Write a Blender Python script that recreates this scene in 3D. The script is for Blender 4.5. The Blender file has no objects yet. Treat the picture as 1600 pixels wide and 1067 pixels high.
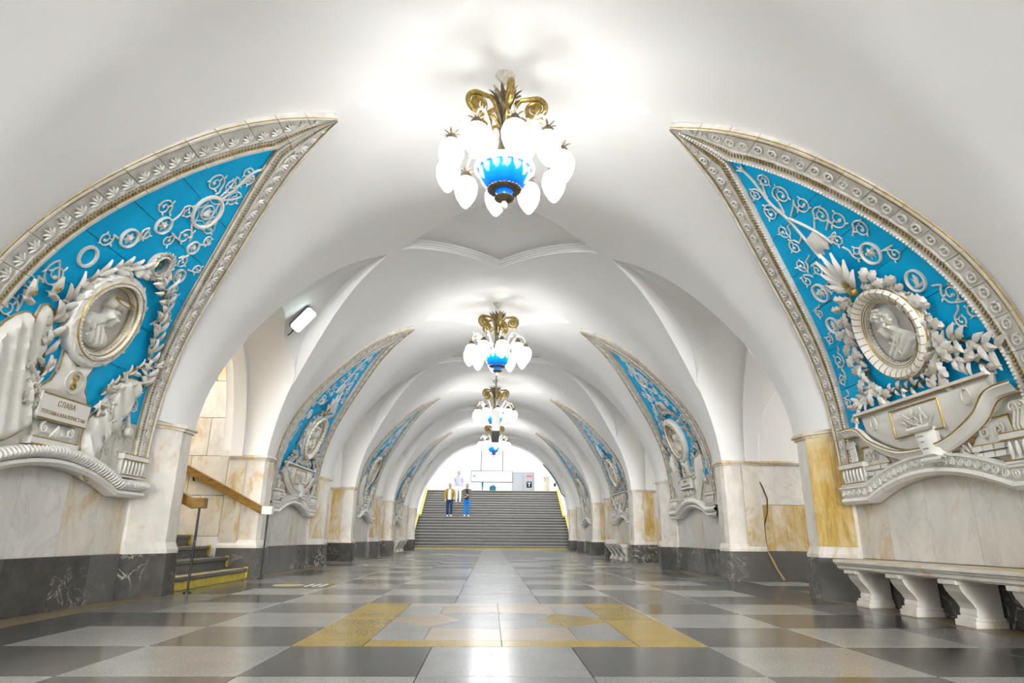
import bpy, bmesh, math, random
from math import sin, cos, pi, radians as rad, sqrt
from mathutils import Vector, Matrix
from mathutils.geometry import delaunay_2d_cdt
random.seed(7)
SC = bpy.context.scene
COL = SC.collection

# ------------------------------------------------------------------ camera
cam_d = bpy.data.cameras.new('camera'); cam = bpy.data.objects.new('camera', cam_d); COL.objects.link(cam)
cam_d.sensor_fit = 'HORIZONTAL'; cam_d.sensor_width = 36.0
cam_d.lens = 986.87 / 1600 * 36.0
cam_d.clip_start = 0.05; cam_d.clip_end = 200
PIT, YAW, ROLL = .2978, .0307, .0073
_f = Vector((sin(YAW)*cos(PIT), cos(YAW)*cos(PIT), sin(PIT)))
_r = Vector((cos(YAW), -sin(YAW), 0)); _u = _r.cross(_f)
_r2 = _r*cos(ROLL) + _u*sin(ROLL); _u2 = -_r*sin(ROLL) + _u*cos(ROLL)
M = Matrix((_r2, _u2, -_f)).transposed().to_4x4(); M.translation = Vector((-.0814, 0, .645))
cam.matrix_world = M
SC.camera = cam

# ------------------------------------------------------------------ world, exposure, large lights
w = bpy.data.worlds.new('world'); SC.world = w; w.use_nodes = True
w.node_tree.nodes['Background'].inputs[0].default_value = (.9, .95, 1, 1)
w.node_tree.nodes['Background'].inputs[1].default_value = .3
SC.view_settings.view_transform = 'Standard'; SC.view_settings.look = 'None'
SC.view_settings.gamma = 1; SC.view_settings.use_curve_mapping = False
SC.view_settings.exposure = 1.84
GLOBE = 4.1          # radiance of the chandelier globes
def area(name, loc, rot, sx, sy, watts, col=(1, .97, .92)):
    l = bpy.data.lights.new(name, 'AREA'); l.shape = 'RECTANGLE'; l.size = sx; l.size_y = sy
    l.energy = watts; l.color = col
    o = bpy.data.objects.new(name, l); COL.objects.link(o); o.location = loc; o.rotation_euler = rot
    return o
area('platform_light', (-7.7, 14, 4.3), (0, 0, 0), .5, 40, 400)
area('platform_light.001', (7.7, 14, 4.3), (0, 0, 0), .5, 40, 400)
area('back_fill_light', (0, -29.5, 3.2), (pi/2, 0, 0), 7, 5, 1700, (1, .995, .985))  # added fill behind the camera, standing in for an assumed second hall
area('upper_hall_light', (0, 50, 9.3), (0, 0, 0), 10, 12, 390, (.9, .96, 1))
area('upper_hall_light.001', (0, 36, 8.6), (0, 0, 0), 6, 5, 200, (.95, .98, 1))

# ------------------------------------------------------------------ helpers
class MB:
    def __init__(s): s.v = []; s.f = []; s.m = []
    def add(s, vs, fs, mi=0):
        o = len(s.v); s.v += [tuple(p) for p in vs]
        s.f += [tuple(i+o for i in f) for f in fs]; s.m += [mi]*len(fs); return s
    def merge(s, o, mi=None):
        k = len(s.v); s.v += o.v; s.f += [tuple(i+k for i in f) for f in o.f]
        s.m += o.m if mi is None else [mi]*len(o.f); return s
    def grid(s, rows, closeu=False, mi=0):          # rows: list of equal-length point rows
        n = len(rows[0]); vs = [p for r in rows for p in r]; fs = []
        for i in range(len(rows)-1):
            for j in range(n-(0 if closeu else 1)):
                k = (j+1) % n
                fs.append((i*n+j, i*n+k, (i+1)*n+k, (i+1)*n+j))
        return s.add(vs, fs, mi)
    def box(s, x0, x1, y0, y1, z0, z1, mi=0, b=0.0):
        if b <= 0:
            vs = [(x, y, z) for z in (z0, z1) for y in (y0, y1) for x in (x0, x1)]
            return s.add(vs, [(0,2,3,1), (4,5,7,6), (0,1,5,4), (2,6,7,3), (0,4,6,2), (1,3,7,5)], mi)
        bm = bmesh.new(); bmesh.ops.create_cube(bm, size=1)
        for v in bm.verts: v.co = Vector(((x0+x1)/2+v.co.x*(x1-x0), (y0+y1)/2+v.co.y*(y1-y0), (z0+z1)/2+v.co.z*(z1-z0)))
        bmesh.ops.bevel(bm, geom=bm.edges[:], offset=b, segments=1, affect='EDGES')
        bm.verts.index_update()
        s.add([v.co for v in bm.verts], [[v.index for v in f.verts] for f in bm.faces], mi); bm.free(); return s
    def prism(s, poly, z0, z1, mi=0, taper=None):   # poly (x,y) ccw
        n = len(poly); p2 = taper or poly
        vs = [(x, y, z0) for x, y in poly] + [(x, y, z1) for x, y in p2]
        fs = [(i, (i+1) % n, n+(i+1) % n, n+i) for i in range(n)] + [tuple(range(n-1, -1, -1)), tuple(range(n, 2*n))]
        return s.add(vs, fs, mi)
    def tube(s, pts, r, n=6, mi=0, cap=True, flat=1.0):
        pts = [Vector(p) for p in pts]; rows = []
        N = None
        for i, p in enumerate(pts):
            t = (pts[min(i+1, len(pts)-1)] - pts[max(i-1, 0)])
            t = t.normalized() if t.length > 1e-9 else Vector((0, 0, 1))
            if N is None:
                a = Vector((0, 0, 1)) if abs(t.z) < .9 else Vector((1, 0, 0))
                N = (a - t*a.dot(t)).normalized()
            else:
                N = N - t*N.dot(t); N = N.normalized() if N.length > 1e-6 else t.orthogonal().normalized()
            B = t.cross(N); rr = r[i] if isinstance(r, (list, tuple)) else r
            rows.append([p + (N*cos(2*pi*k/n) + B*sin(2*pi*k/n)*flat)*rr for k in range(n)])
        s.grid(rows, True, mi)
        if cap:
            o = len(s.v) - n*len(rows)
            s.f += [tuple(o+k for k in range(n-1, -1, -1)), tuple(len(s.v)-n+k for k in range(n))]; s.m += [mi, mi]
        return s
    def lathe(s, prof, n=24, c=(0, 0, 0), mi=0):    # prof (r,z), about z
        rows = [[(c[0]+r*cos(2*pi*k/n), c[1]+r*sin(2*pi*k/n), c[2]+z) for k in range(n)] for r, z in prof]
        return s.grid(rows, True, mi)
    def map(s, fn): s.v = [tuple(fn(*p)) for p in s.v]; return s
    def mesh(s, name, mats, smooth=None, weld=None):
        me = bpy.data.meshes.new(name); me.from_pydata(s.v, [], s.f)
        if not isinstance(mats, (list, tuple)): mats = [mats]
        for m in mats: me.materials.append(m)
        if len(mats) > 1: me.polygons.foreach_set('material_index', s.m)
        bm = bmesh.new(); bm.from_mesh(me)
        if weld: bmesh.ops.remove_doubles(bm, verts=bm.verts[:], dist=weld)
        bmesh.ops.dissolve_degenerate(bm, edges=bm.edges[:], dist=1e-6)
        bmesh.ops.recalc_face_normals(bm, faces=bm.faces[:])
        bm.to_mesh(me); bm.free()
        if smooth is not None:
            me.shade_smooth(); me.set_sharp_from_angle(angle=rad(smooth))
        me.update(); return me
    def build(s, name, mats, parent=None, smooth=None, loc=None, weld=None, kind=None):
        o = bpy.data.objects.new(name, s.mesh(name, mats, smooth, weld)); COL.objects.link(o)
        if parent: o.parent = parent
        if loc: o.location = loc
        if kind: o['kind'] = kind
        return o
def put(name, me, parent, loc=(0, 0, 0), rz=0, sc=None):
    o = bpy.data.objects.new(name, me); COL.objects.link(o); o.parent = parent; o.location = loc; o.rotation_euler = (0, 0, rz)
    if sc: o.scale = sc
    return o
def thing(name, label, cat, loc=(0, 0, 0), rz=0, group=None):
    o = bpy.data.objects.new(name, None); COL.objects.link(o); o.empty_display_size = .2
    o.location = loc; o.rotation_euler = (0, 0, rz); o['label'] = label; o['category'] = cat
    if group: o['group'] = group
    return o
def tag(o, label, cat, group=None):
    o['label'] = label; o['category'] = cat
    if group: o['group'] = group
    return o
def structure(name):
    o = bpy.data.objects.new(name, None); COL.objects.link(o); o['kind'] = 'structure'; return o
def dup(root, loc, rz, label, group=None):
    r = root.copy(); COL.objects.link(r); r.location = loc; r.rotation_euler = (0, 0, rz); r['label'] = label
    if group: r['group'] = group
    for ch in list(root.children):
        c = ch.copy(); COL.objects.link(c); c.parent = r
        for g in list(ch.children):
            d = g.copy(); COL.objects.link(d); d.parent = c
    return r
def lerp(a, b, t): return a + (b-a)*t
def clamp(x, a=0., b=1.): return max(a, min(b, x))

# ------------------------------------------------------------------ materials
def mat(name, col, rough=.5, metal=0., spec=.5, emit=None, es=0.):
    m = bpy.data.materials.new(name); m.use_nodes = True; b = m.node_tree.nodes['Principled BSDF']
    b.inputs['Base Color'].default_value = (*col, 1); b.inputs['Roughness'].default_value = rough
    b.inputs['Metallic'].default_value = metal; b.inputs['Specular IOR Level'].default_value = spec
    if emit: b.inputs['Emission Color'].default_value = (*emit, 1); b.inputs['Emission Strength'].default_value = es
    return m
class NT:
    def __init__(s, m): s.t = m.node_tree; s.b = s.t.nodes['Principled BSDF']
    def n(s, ty, **kw):
        x = s.t.nodes.new(ty)
        for k, v in kw.items():
            if k in x.inputs.keys(): x.inputs[k].default_value = v
            else: setattr(x, k, v)
        return x
    def l(s, a, b): s.t.links.new(a, b)
    def pos(s, scale=(1, 1, 1), world=True):
        g = s.n('ShaderNodeNewGeometry'); mp = s.n('ShaderNodeMapping'); mp.inputs['Scale'].default_value = scale
        s.l(g.outputs['Position'], mp.inputs['Vector']); return mp.outputs[0]
    def noise(s, vec, scale, detail=4, rough=.55, dist=0.):
        x = s.n('ShaderNodeTexNoise'); x.inputs['Scale'].default_value = scale; x.inputs['Detail'].default_value = detail
        x.inputs['Roughness'].default_value = rough; x.inputs['Distortion'].default_value = dist
        s.l(vec, x.inputs['Vector']); return x.outputs[0]
    def ramp(s, fac, stops):
        r = s.n('ShaderNodeValToRGB'); e = r.color_ramp.elements
        while len(e) < len(stops): e.new(.5)
        for i, (p, c) in enumerate(stops): e[i].position = p; e[i].color = (*c, 1) if len(c) == 3 else c
        s.l(fac, r.inputs[0]); return r.outputs[0]
    def mix(s, fac, a, b, mode='MIX'):
        x = s.n('ShaderNodeMix', data_type='RGBA', blend_type=mode)
        if isinstance(fac, (int, float)): x.inputs[0].default_value = fac
        else: s.l(fac, x.inputs[0])
        for i, q in ((6, a), (7, b)):
            if isinstance(q, tuple): x.inputs[i].default_value = (*q, 1)
            else: s.l(q, x.inputs[i])
        return x.outputs[2]
    def math(s, op, a, b):
        x = s.n('ShaderNodeMath', operation=op)
        for i, q in enumerate((a, b)):
            if isinstance(q, (int, float)): x.inputs[i].default_value = q
            else: s.l(q, x.inputs[i])
        return x.outputs[0]
    def rnd(s): return s.n('ShaderNodeObjectInfo').outputs['Random']
    def bump(s, h, st=.2, d=.01):
        b = s.n('ShaderNodeBump', Strength=st, Distance=d); s.l(h, b.inputs['Height']); s.l(b.outputs[0], s.b.inputs['Normal'])
    def col(s, c): s.l(c, s.b.inputs['Base Color'])
G0, G1 = (0, 0, 0), (1, 1, 1)

def m_plaster():
    m = mat('plaster', (.85, .848, .84), .7, spec=.25); t = NT(m); p = t.pos()
    c = t.ramp(t.noise(p, .9, 6, .6), [(.3, (.90, .897, .888)), (.7, (.93, .928, .92))])
    t.col(c); t.bump(t.noise(p, 2.2, 6, .62), .22, .03); return m
def m_marble(name, stain, base=(.80, .78, .74), sc=1.0, vein=.32):
    m = mat(name, base, .28); t = NT(m)
    g = t.n('ShaderNodeNewGeometry'); oi = t.n('ShaderNodeObjectInfo')
    ad = t.n('ShaderNodeVectorMath', operation='MULTIPLY_ADD'); t.l(oi.outputs['Random'], ad.inputs[0]); ad.inputs[1].default_value = (31, 17, 23); t.l(g.outputs['Position'], ad.inputs[2])
    mp = t.n('ShaderNodeMapping'); mp.inputs['Scale'].default_value = (1.4*sc, 1.4*sc, .8*sc); t.l(ad.outputs[0], mp.inputs[0]); p = mp.outputs[0]
    c0 = t.ramp(t.noise(p, 2.2, 8, .62, .6), [(.3, tuple(x*.84 for x in base)), (.65, tuple(min(1, x*1.08) for x in base))])
    v = t.ramp(t.noise(p, 1.3, 9, .6, 1.8), [(.475, G0), (.5, G1), (.525, G0)])
    c1 = t.mix(t.math('MULTIPLY', v, vein), c0, (.50, .47, .43))
    s = t.ramp(t.noise(p, 1.6, 7, .65, .8), [(max(0, .66-stain*.5), G0), (min(1, .84-stain*.45), G1)])
    mp2 = t.n('ShaderNodeMapping'); mp2.inputs['Scale'].default_value = (2.4, 2.4, .5); t.l(p, mp2.inputs[0])
    s2 = t.ramp(t.noise(mp2.outputs[0], 4, 8, .72, 1.2), [(.3, (.26, .13, .01)), (.48, (.58, .36, .05)), (.68, (.72, .56, .26))])
    t.col(t.mix(t.math('MULTIPLY', s, .9), c1, s2)); return m
def m_dark(name='dark_marble'):
    m = mat(name, (.07, .066, .06), .22); t = NT(m)
    g = t.n('ShaderNodeNewGeometry'); oi = t.n('ShaderNodeObjectInfo')
    ad = t.n('ShaderNodeVectorMath', operation='MULTIPLY_ADD'); t.l(oi.outputs['Random'], ad.inputs[0]); ad.inputs[1].default_value = (13, 41, 29); t.l(g.outputs['Position'], ad.inputs[2]); p = ad.outputs[0]
    c0 = t.ramp(t.noise(p, 6, 8, .65), [(.3, (.035, .032, .028)), (.7, (.085, .08, .072))])
    k = t.ramp(t.noise(p, 1.1, 4, .5), [(.5, G0), (.62, G1)])
    v = t.ramp(t.noise(p, 3.2, 7, .55, 1.5), [(.482, G0), (.5, G1), (.518, G0)])
    c1 = t.mix(t.math('MULTIPLY', v, k), c0, (.62, .58, .50))
    tn = t.math('MULTIPLY', oi.outputs['Random'], .55)
    t.col(t.mix(tn, c1, (.21, .205, .195))); return m
def m_floor(name, col, sp, rough=.2):
    m = mat(name, col, rough, spec=.5); t = NT(m); p = t.pos()
    c = t.ramp(t.noise(p, 75, 1, .5), [(.35, tuple(x*(1-sp) for x in col)), (.65, tuple(min(1, x*(1+sp)) for x in col))])
    c2 = t.ramp(t.noise(p, 3.0, 6, .65), [(.3, (.88, .88, .88)), (.7, (1.06, 1.055, 1.04))])
    r = t.n('ShaderNodeObjectInfo').outputs['Random']
    c3 = t.mix(1.0, c, c2, 'MULTIPLY'); rr = t.ramp(r, [(0, (.82, .82, .82)), (1, (1.12, 1.11, 1.09))])
    t.col(t.mix(1.0, c3, rr, 'MULTIPLY'))
    rg = t.ramp(t.noise(p, 2.5, 2, .5), [(.3, (rough*.95,)*3), (.7, (rough*1.12,)*3)]); t.l(rg, t.b.inputs['Roughness']); return m
def m_noisy(name, a, b, sc, rough=.4, metal=0., detail=5, bump=0):
    m = mat(name, a, rough, metal); t = NT(m); p = t.pos()
    f = t.noise(p, sc, detail, .6); t.col(t.ramp(f, [(.35, a), (.65, b)]))
    if bump: t.bump(f, bump, .01)
    return m
def m_wood():
    m = mat('honey_wood', (.5, .3, .08), .3); t = NT(m); p = t.pos((2, 14, 9))
    t.col(t.ramp(t.noise(p, 3, 6, .6, .6), [(.3, (.15, .075, .01)), (.55, (.27, .145, .025)), (.75, (.36, .22, .05))])); return m
PL = m_plaster()
MAR0 = m_marble('white_marble', .06); MAR1 = m_marble('stained_marble', .38, (.78, .74, .66)); MAR2 = m_marble('yellow_marble', .52, (.80, .74, .60)); MAR3 = m_marble('ochre_marble', .74, (.80, .70, .44), .8)
MARP = m_marble('pilaster_marble', .24, (.81, .775, .715), 1.3, .08)
DK = m_dark()
FD = m_floor('floor_dark', (.085, .081, .075), .22, .17); FL = m_floor('floor_light', (.385, .38, .367), .16, .18)
FM = m_floor('floor_speckled', (.20, .193, .18), .28, .24); FC = m_floor('floor_centre', (.33, .33, .33), .1, .2)
FY = m_floor('floor_yellow', (.50, .34, .03), .22, .22); FB = m_floor('floor_edge', (.20, .16, .09), .4, .3)
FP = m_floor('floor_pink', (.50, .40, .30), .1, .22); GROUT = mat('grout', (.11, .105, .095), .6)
MAJ = m_noisy('white_majolica', (.80, .785, .74), (.86, .845, .80), 5, .38)
MAJ2 = m_noisy('ivory_majolica', (.60, .57, .50), (.76, .73, .66), 9, .4); MAJ3 = m_noisy('grey_majolica', (.44, .415, .36), (.66, .63, .56), 16, .45)
MAJB = m_noisy('toned_majolica', (.58, .56, .51), (.74, .72, .67), 7, .42)  # flats darker than raised ornament: grime plus recess shading put into the colour
BLUE = m_noisy('blue_majolica', (.000, .45, .88), (.003, .54, .96), 3.2, .4)
BLUE.node_tree.nodes['Principled BSDF'].inputs['Specular IOR Level'].default_value = .2
GOLD = m_noisy('gilding', (.30, .20, .035), (.52, .37, .10), 14, .42, .35)
GREY = m_noisy('mid_grey_majolica', (.50, .485, .455), (.60, .58, .55), 6, .5)  # mottled grey for medallion discs and engraved lines
BRONZE = m_noisy('bronze', (.20, .135, .03), (.42, .31, .09), 22, .34, .75)
BRDK = m_noisy('dark_bronze', (.11, .09, .06), (.23, .19, .12), 20, .4, .7)
IVORY = m_noisy('ivory_metal', (.55, .50, .42), (.75, .71, .63), 25, .35, .15)
GLASS = mat('opal_glass', (1, 1, 1), .3, emit=(1, .99, .975), es=GLOBE)
BOWL = mat('blue_glass', (.0, .14, .70), .12, emit=(0, .10, .70), es=.14)
BLK = mat('black_steel', (.012, .012, .013), .35, .4)
WOOD = m_wood()
STEP = m_floor('granite_step', (.15, .145, .135), .4, .4); YEL = m_noisy('yellow_paint', (.55, .42, .04), (.70, .58, .10), 12, .5)
WHT = mat('white_paint', (.88, .88, .87), .5); DGREY = mat('dark_grey', (.05, .05, .052), .4)
# ------------------------------------------------------------------ vault geometry
L_BAY = 6.752; P0 = 5.47; Q0 = 8.846; ZC = 1.43
PC = [P0 + L_BAY*k for k in range(-1, 5)]       # pier centres  (index 0 = behind the camera, 5 = at the stairs)
QC = [Q0 + L_BAY*k for k in range(-1, 4)]       # passage centres
TT = 62.5; YS = -6.0; YE = 31.4
ARCH_A, ARCH_Z, ARCH_B = 1.26, 1.80, 2.05
def r0(th): return 3.62 - .09*math.exp(-((th-35)/15)**2) - .04*clamp((th-62)/28)**2
def wp(th): return 1.42*(1-(max(0, th)/TT)**2) if th < TT else 0.
def xs(th, r): return r*cos(rad(th))
def kite(th, a):
    x = xs(th, r0(th)+.07)
    return max(0., a*(1-x/1.5))
def wl(th, tt=TT):
    if th >= tt: return 0.
    a = 1.30*(1-(th/tt)**2)
    z = ZC + r0(th)*sin(rad(th))
    q = 1-((z-ARCH_Z)/ARCH_B)**2
    b = ARCH_A*sqrt(max(0, q))
    return max(a if th > 24 else 0, b if th <= 26 else 0)
KA, KB = 1.46, 1.22
def amp(th): return .075*clamp((th-4)/30)
def rsurf(th, Y, Pc):
    """radius of the vault's lower surface at longitudinal position Y; Pc = nearest pier centre"""
    d = abs(Y-Pc)
    q = 1-(d/1.876)**2 if d <= 1.876 else 1-((L_BAY/2-d)/1.5)**2
    return r0(th) + amp(th)*q
def rp(th): return r0(th) + lerp(.15, .035, clamp(th/TT))
def VP(side, th, Y, r): return (side*r*cos(rad(th)), Y, ZC + r*sin(rad(th)))
THS = [5.9+i*(TT-5.9)/26 for i in range(27)] + [64.2, 66.0] + [66+i*2.0 for i in range(1, 13)]
def strip(mb, side, Pc, dr, plainA=False, endY=None, plainB=False):
    """band from the panel edge (pier side) to the passage edge; dr=+1 towards +Y"""
    rows = []
    for th in THS:
        A = Pc + dr*(0 if plainA else (wp(th) if th < TT else kite(th, KA)))
        cr = Pc + dr*1.876
        B = Pc + dr*L_BAY/2 - dr*(wl(th, 50 if Pc+dr*3 < 4 else TT) if th < TT else kite(th, KB))
        if plainB: A = endY; 
        ys = [lerp(A, cr, i/6) for i in range(6)] + [lerp(cr, B, i/5) for i in range(6)]
        row = []
        for i, Y in enumerate(ys):
            r = rsurf(th, Y, Pc)
            if not plainA and not plainB and i < 6 and th < 40:
                t = 1-i/6; r += (rp(th)-.03-r0(th))*t*t*clamp((40-th)/25)
            row.append(VP(side, th, Y, r))
        rows.append(row)
    mb.grid(rows)
vault = MB()
for side in (-1, 1):
    for i, c in enumerate(PC):
        if i == 0: strip(vault, side, c, 1, plainB=True, endY=YS)
        elif i == 5: strip(vault, side, c, -1, plainB=True, endY=YE)
        else:
            strip(vault, side, c, 1); strip(vault, side, c, -1)
# crown of the plain end bays between kite edge and centre is covered by the strips; lunette fields, reveals
def arch_r(z): return 3.6 + .42*clamp((z-ARCH_Z)/ARCH_B)**.75
def near_pier(Y): return PC[0] + L_BAY*round((Y-PC[0])/L_BAY)
def band_x(z, Y):
    th = math.degrees(math.asin(clamp((z-ZC)/3.6))); x = 0
    for _ in range(3):
        r = rsurf(th, Y, near_pier(Y)); x = sqrt(max(0, r*r-(z-ZC)**2)); th = math.degrees(math.atan2(z-ZC, x))
    return x
PH0 = math.asin((ZC+r0(24)*sin(rad(24))-ARCH_Z)/ARCH_B)
def sstep(x): x = clamp(x); return x*x*(3-2*x)
def arch_pt(side, qc, ph):
    """edge of the passage arch: on the band low down, set back to the lunette higher up"""
    s = ARCH_A*cos(ph); z = ARCH_Z + ARCH_B*sin(ph); q = math.asin(clamp(sin(ph)))
    xb = band_x(z, qc+s); k = sstep((q-PH0)/(pi/2-PH0)/.55)
    if k <= 0: return (side*xb, qc+s, z)
    r = arch_r(z); xa = sqrt(max(0, r*r-(z-ZC)**2))
    return (side*lerp(xb, xa, k), qc+s, z)
lun = MB(); soff = MB()
for side in (-1, 1):
    for qc in QC:
        tt = 50 if qc < 4 else TT
        for dr in (-1, 1):
            re, fe = [], []
            for i in range(21):
                t = i/20; th = lerp(24, tt, t); d = .035 + .25*(1-((th-24)/(tt-24))**2)*sstep((th-24)/15)
                Yb = qc + dr*wl(th, tt) if i else qc+dr*ARCH_A*cos(PH0)
                rb = rsurf(th, Yb, near_pier(Yb))
                p0 = VP(side, th, Yb, rb); p1 = VP(side, th, qc+dr*max(0, abs(Yb-qc)-.03), rb+d)
                a = arch_pt(side, qc, lerp(PH0, pi/2, t)); a = (a[0], qc+dr*abs(a[1]-qc), a[2])
                if i == 0: p1 = a
                re.append([p0, p1])
                fe.append([tuple(lerp(p1[k], a[k], j/4) for k in range(3)) for j in range(5)])
            lun.grid(re); lun.grid(fe)
        rows = []
        N = 48
        for i in range(N+1):
            ph = pi*i/N
            def ell(x, k=1.0): return (side*x, qc+ARCH_A*k*cos(ph), ARCH_Z+ARCH_B*k*sin(ph))
            rows.append([arch_pt(side, qc, ph), ell(3.96), ell(3.96, .955), ell(4.16, .955), ell(4.16, 1.0), ell(4.30, 1.0)])
        soff.grid(rows)
# kites: recessed fields over piers and passages, with stepped sides
kf = MB(); mould = []
def kite_field(c, a, dth0, ms=1.0):
    ths = [dth0+i*(90-dth0)/10 for i in range(11)]; ths += [180-t for t in ths[-2::-1]]
    def edge(th, sg, off, dr):
        t = th if th <= 90 else 180-th
        k = kite(t, a)*1.0
        Y = c + sg*max(0, k-off)
        r = rsurf(t, c+sg*k, PC[0] + L_BAY*round((c+sg*k-PC[0])/L_BAY)) + dr
        return (r*cos(rad(th)), Y, ZC+r*sin(rad(th)))
    rows = []
    for th in ths:
        e0 = edge(th, -1, .0, .12); e1 = edge(th, 1, .0, .12)
        t = th if th <= 90 else 180-th
        rows.append([tuple(lerp(e0[k], e1[k], j/8) + (sin(rad(t))*.05*(1-(2*j/8-1)**2)*clamp(abs(e1[1]-e0[1])/2) if k == 2 else 0) for k in range(3)) for j in range(9)])
    kf.grid(rows)
    for sg in (-1, 1):
        kf.grid([[edge(th, sg, 0, 0), edge(th, sg, 0, .125)] for th in ths])
        for half in (ths[:11], ths[10:]):
            m = MB(); prof = [(0, 0), (.03, .0), (.03, .03), (.055, .03), (.06, .055), (.09, .055), (.10, .085), (.125, .085), (.125, .125)]
            m.grid([[edge(th, sg, o*ms, d) for o, d in prof] for th in half]); mould.append(m)
for c in PC[1:5]: kite_field(c, KA, 65.5, .45)
for c in QC: kite_field(c, KB, 65.5)
ceiling = structure('ceiling')
vault.merge(kf).build('vault_shell', PL, ceiling, 24, weld=.002)
lun.build('lunette', PL, ceiling, 30, weld=.001); soff.build('passage_soffit', PL, ceiling, 40)
for m in mould: m.build('kite_moulding', PL, ceiling, 40)

# ------------------------------------------------------------------ walls with their piers
WL = {-1: structure('wall_left'), 1: structure('wall_right')}
def pil_poly(side, c, sg, ex=0., z=0):
    """plan of one pilaster at the sg end of the pier c"""
    p = [(3.80, 1.40), (3.585, 1.80), (3.585, 2.02), (3.62, 2.11), (4.18, 2.11), (4.18, 1.40)]
    out = []
    for i, (x, o) in enumerate(p):
        if i < 4: x -= ex
        if i in (2, 3, 4): o += ex*(1 if i > 2 else .7)
        if i in (0, 5): o -= 0
        out.append((side*x, c + sg*o))
    if side*sg < 0: out = out[::-1]
    return out
rnd = random.Random(3)
def pier_wall(side, c, sgs, k):
    W = WL[side]
    yel = (side == 1 and k == 1)
    for sg in sgs:
        MB().prism(pil_poly(side, c, sg, .045), 0, .435, taper=pil_poly(side, c, sg, .03)).build('pilaster_plinth', DK, W)
        MB().prism(pil_poly(side, c, sg, .03), .435, .475).prism(pil_poly(side, c, sg, .025), .475, .55, taper=pil_poly(side, c, sg, .0)).build('pilaster_base', MARP, W)
        MB().prism(pil_poly(side, c, sg), .55, 1.75).build('pilaster', [MARP, MAR2][0], W)
        if k >= 1 and rnd.random() < .5 or yel:
            # the splayed face carries its own veneer slab
            a = (side*3.578, c+sg*1.80); b = (side*3.792, c+sg*1.405); 
            m = MB(); q = [a, b, (b[0]+side*.02, b[1]), (a[0]+side*.02, a[1])]
            if side*sg > 0: q = q[::-1]
            m.prism(q, .552, 1.748).build('marble_slab', MAR3 if yel else MAR1, W)
        mc = MB()
        for z0, z1, e in ((1.745, 1.775, .02), (1.775, 1.80, .045), (1.80, 1.815, .03)): mc.prism(pil_poly(side, c, sg, e), z0, z1)
        mc.build('pilaster_capital', [MAR1, MAR2][0 if not yel else 1], W)
        # passage side: marble strip, slabs, plinth, cornice, plaster arch above
        stair = (side == -1 and abs(c+sg*L_BAY/2-Q0) < .1)
        def sd(m, x0, x1, o0, o1, z0, z1, b=0.): m.box(min(side*x0, side*x1), max(side*x0, side*x1), min(c+sg*o0, c+sg*o1), max(c+sg*o0, c+sg*o1), z0, z1, 0, b); return m
        niche = side == 1 and k == 2 and sg == -1
        sd(MB(), 3.90, 4.165, 2.105, 2.125, .44, 1.745, .004).build('marble_slab', MAR1 if niche else MAR2 if rnd.random() < .8 else MAR1, W)
        if stair: continue
        x = 4.185
        while x < 6.3:
            x2 = min(6.34, x + rnd.choice((.58, .6, 1.15)))
            for z0, z1 in ((.44, 1.128), (1.132, 1.745)):
                sd(MB(), x, x2-.004, 2.07, 2.095, z0, z1, .003).build('marble_slab', (MAR2 if z0 < 1 else MAR0) if niche else rnd.choice((MAR1, MAR2, MAR2, MAR1)) if z0 < 1 else rnd.choice((MAR0, MAR0, MAR1)), W)
            sd(MB(), x, x2-.003, 2.07, 2.112, 0, .437, .004).build('plinth_slab', DK, W)
            x = x2
        m = MB()
        for z0, z1, e in ((1.75, 1.775, .02), (1.775, 1.80, .045), (1.80, 1.812, .03)): sd(m, 4.17, 6.34, 2.0, 2.10+e, z0, z1)
        m.build('wall_cornice', MAR1, W)
    if k == 5:
        MB().box(min(side*3.87, side*6.35), max(side*3.87, side*6.35), c-2.068, YE-.02, 0, 1.80).build('pier_core', PL, W); return
    # slabs and plinth between the pilasters
    s = -1.40
    while s < 1.39:
        s2 = min(1.40, s + rnd.choice((.5, .56, .6)))
        if 1.40 - s2 < .2: s2 = 1.40
        z1 = 1.24
        MB().box(min(side*3.83, side*3.87), max(side*3.83, side*3.87), c+s+.0015, c+s2-.0015, .44, z1, 0, .003).build('marble_slab', MAR1 if (k in (1,) and side == -1 and s > .1) or rnd.random() < .2 else MAR0, W)
        MB().box(min(side*3.815, side*3.87), max(side*3.815, side*3.87), c+s+.0015, c+s2-.0015, 0, .437, 0, .004).build('plinth_slab', DK, W)
        s = s2
    MB().box(min(side*3.87, side*6.35), max(side*3.87, side*6.35), c-2.068 if -1 in sgs else c-2.0, c+2.068 if 1 in sgs else c+2.0, 0, 1.80).build('pier_core', PL, W)
for side in (-1, 1):
    for k in range(1, 5): pier_wall(side, PC[k], (-1, 1), k)
    # end piers: behind the camera (plain) and beside the stairs
    W = WL[side]
    pier_wall(side, PC[0], (1,), 0)
    pier_wall(side, PC[5], (-1,), 5)
    m = MB(); m.box(min(side*3.59, side*3.87), max(side*3.59, side*3.87), YS, PC[0]-1.3, 0, 2.0).build('plain_wall', MAR0, W)
    c = PC[5]
    MB().box(min(side*3.83, side*3.9), max(side*3.83, side*3.9), c-1.41, YE, 0, .435, 0, .005).build('plinth_slab', DK, W)
    MB().box(min(side*3.84, side*3.9), max(side*3.84, side*3.9), c-1.41, YE, .44, 1.81, 0, .004).build('marble_slab', MAR1, W)
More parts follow.
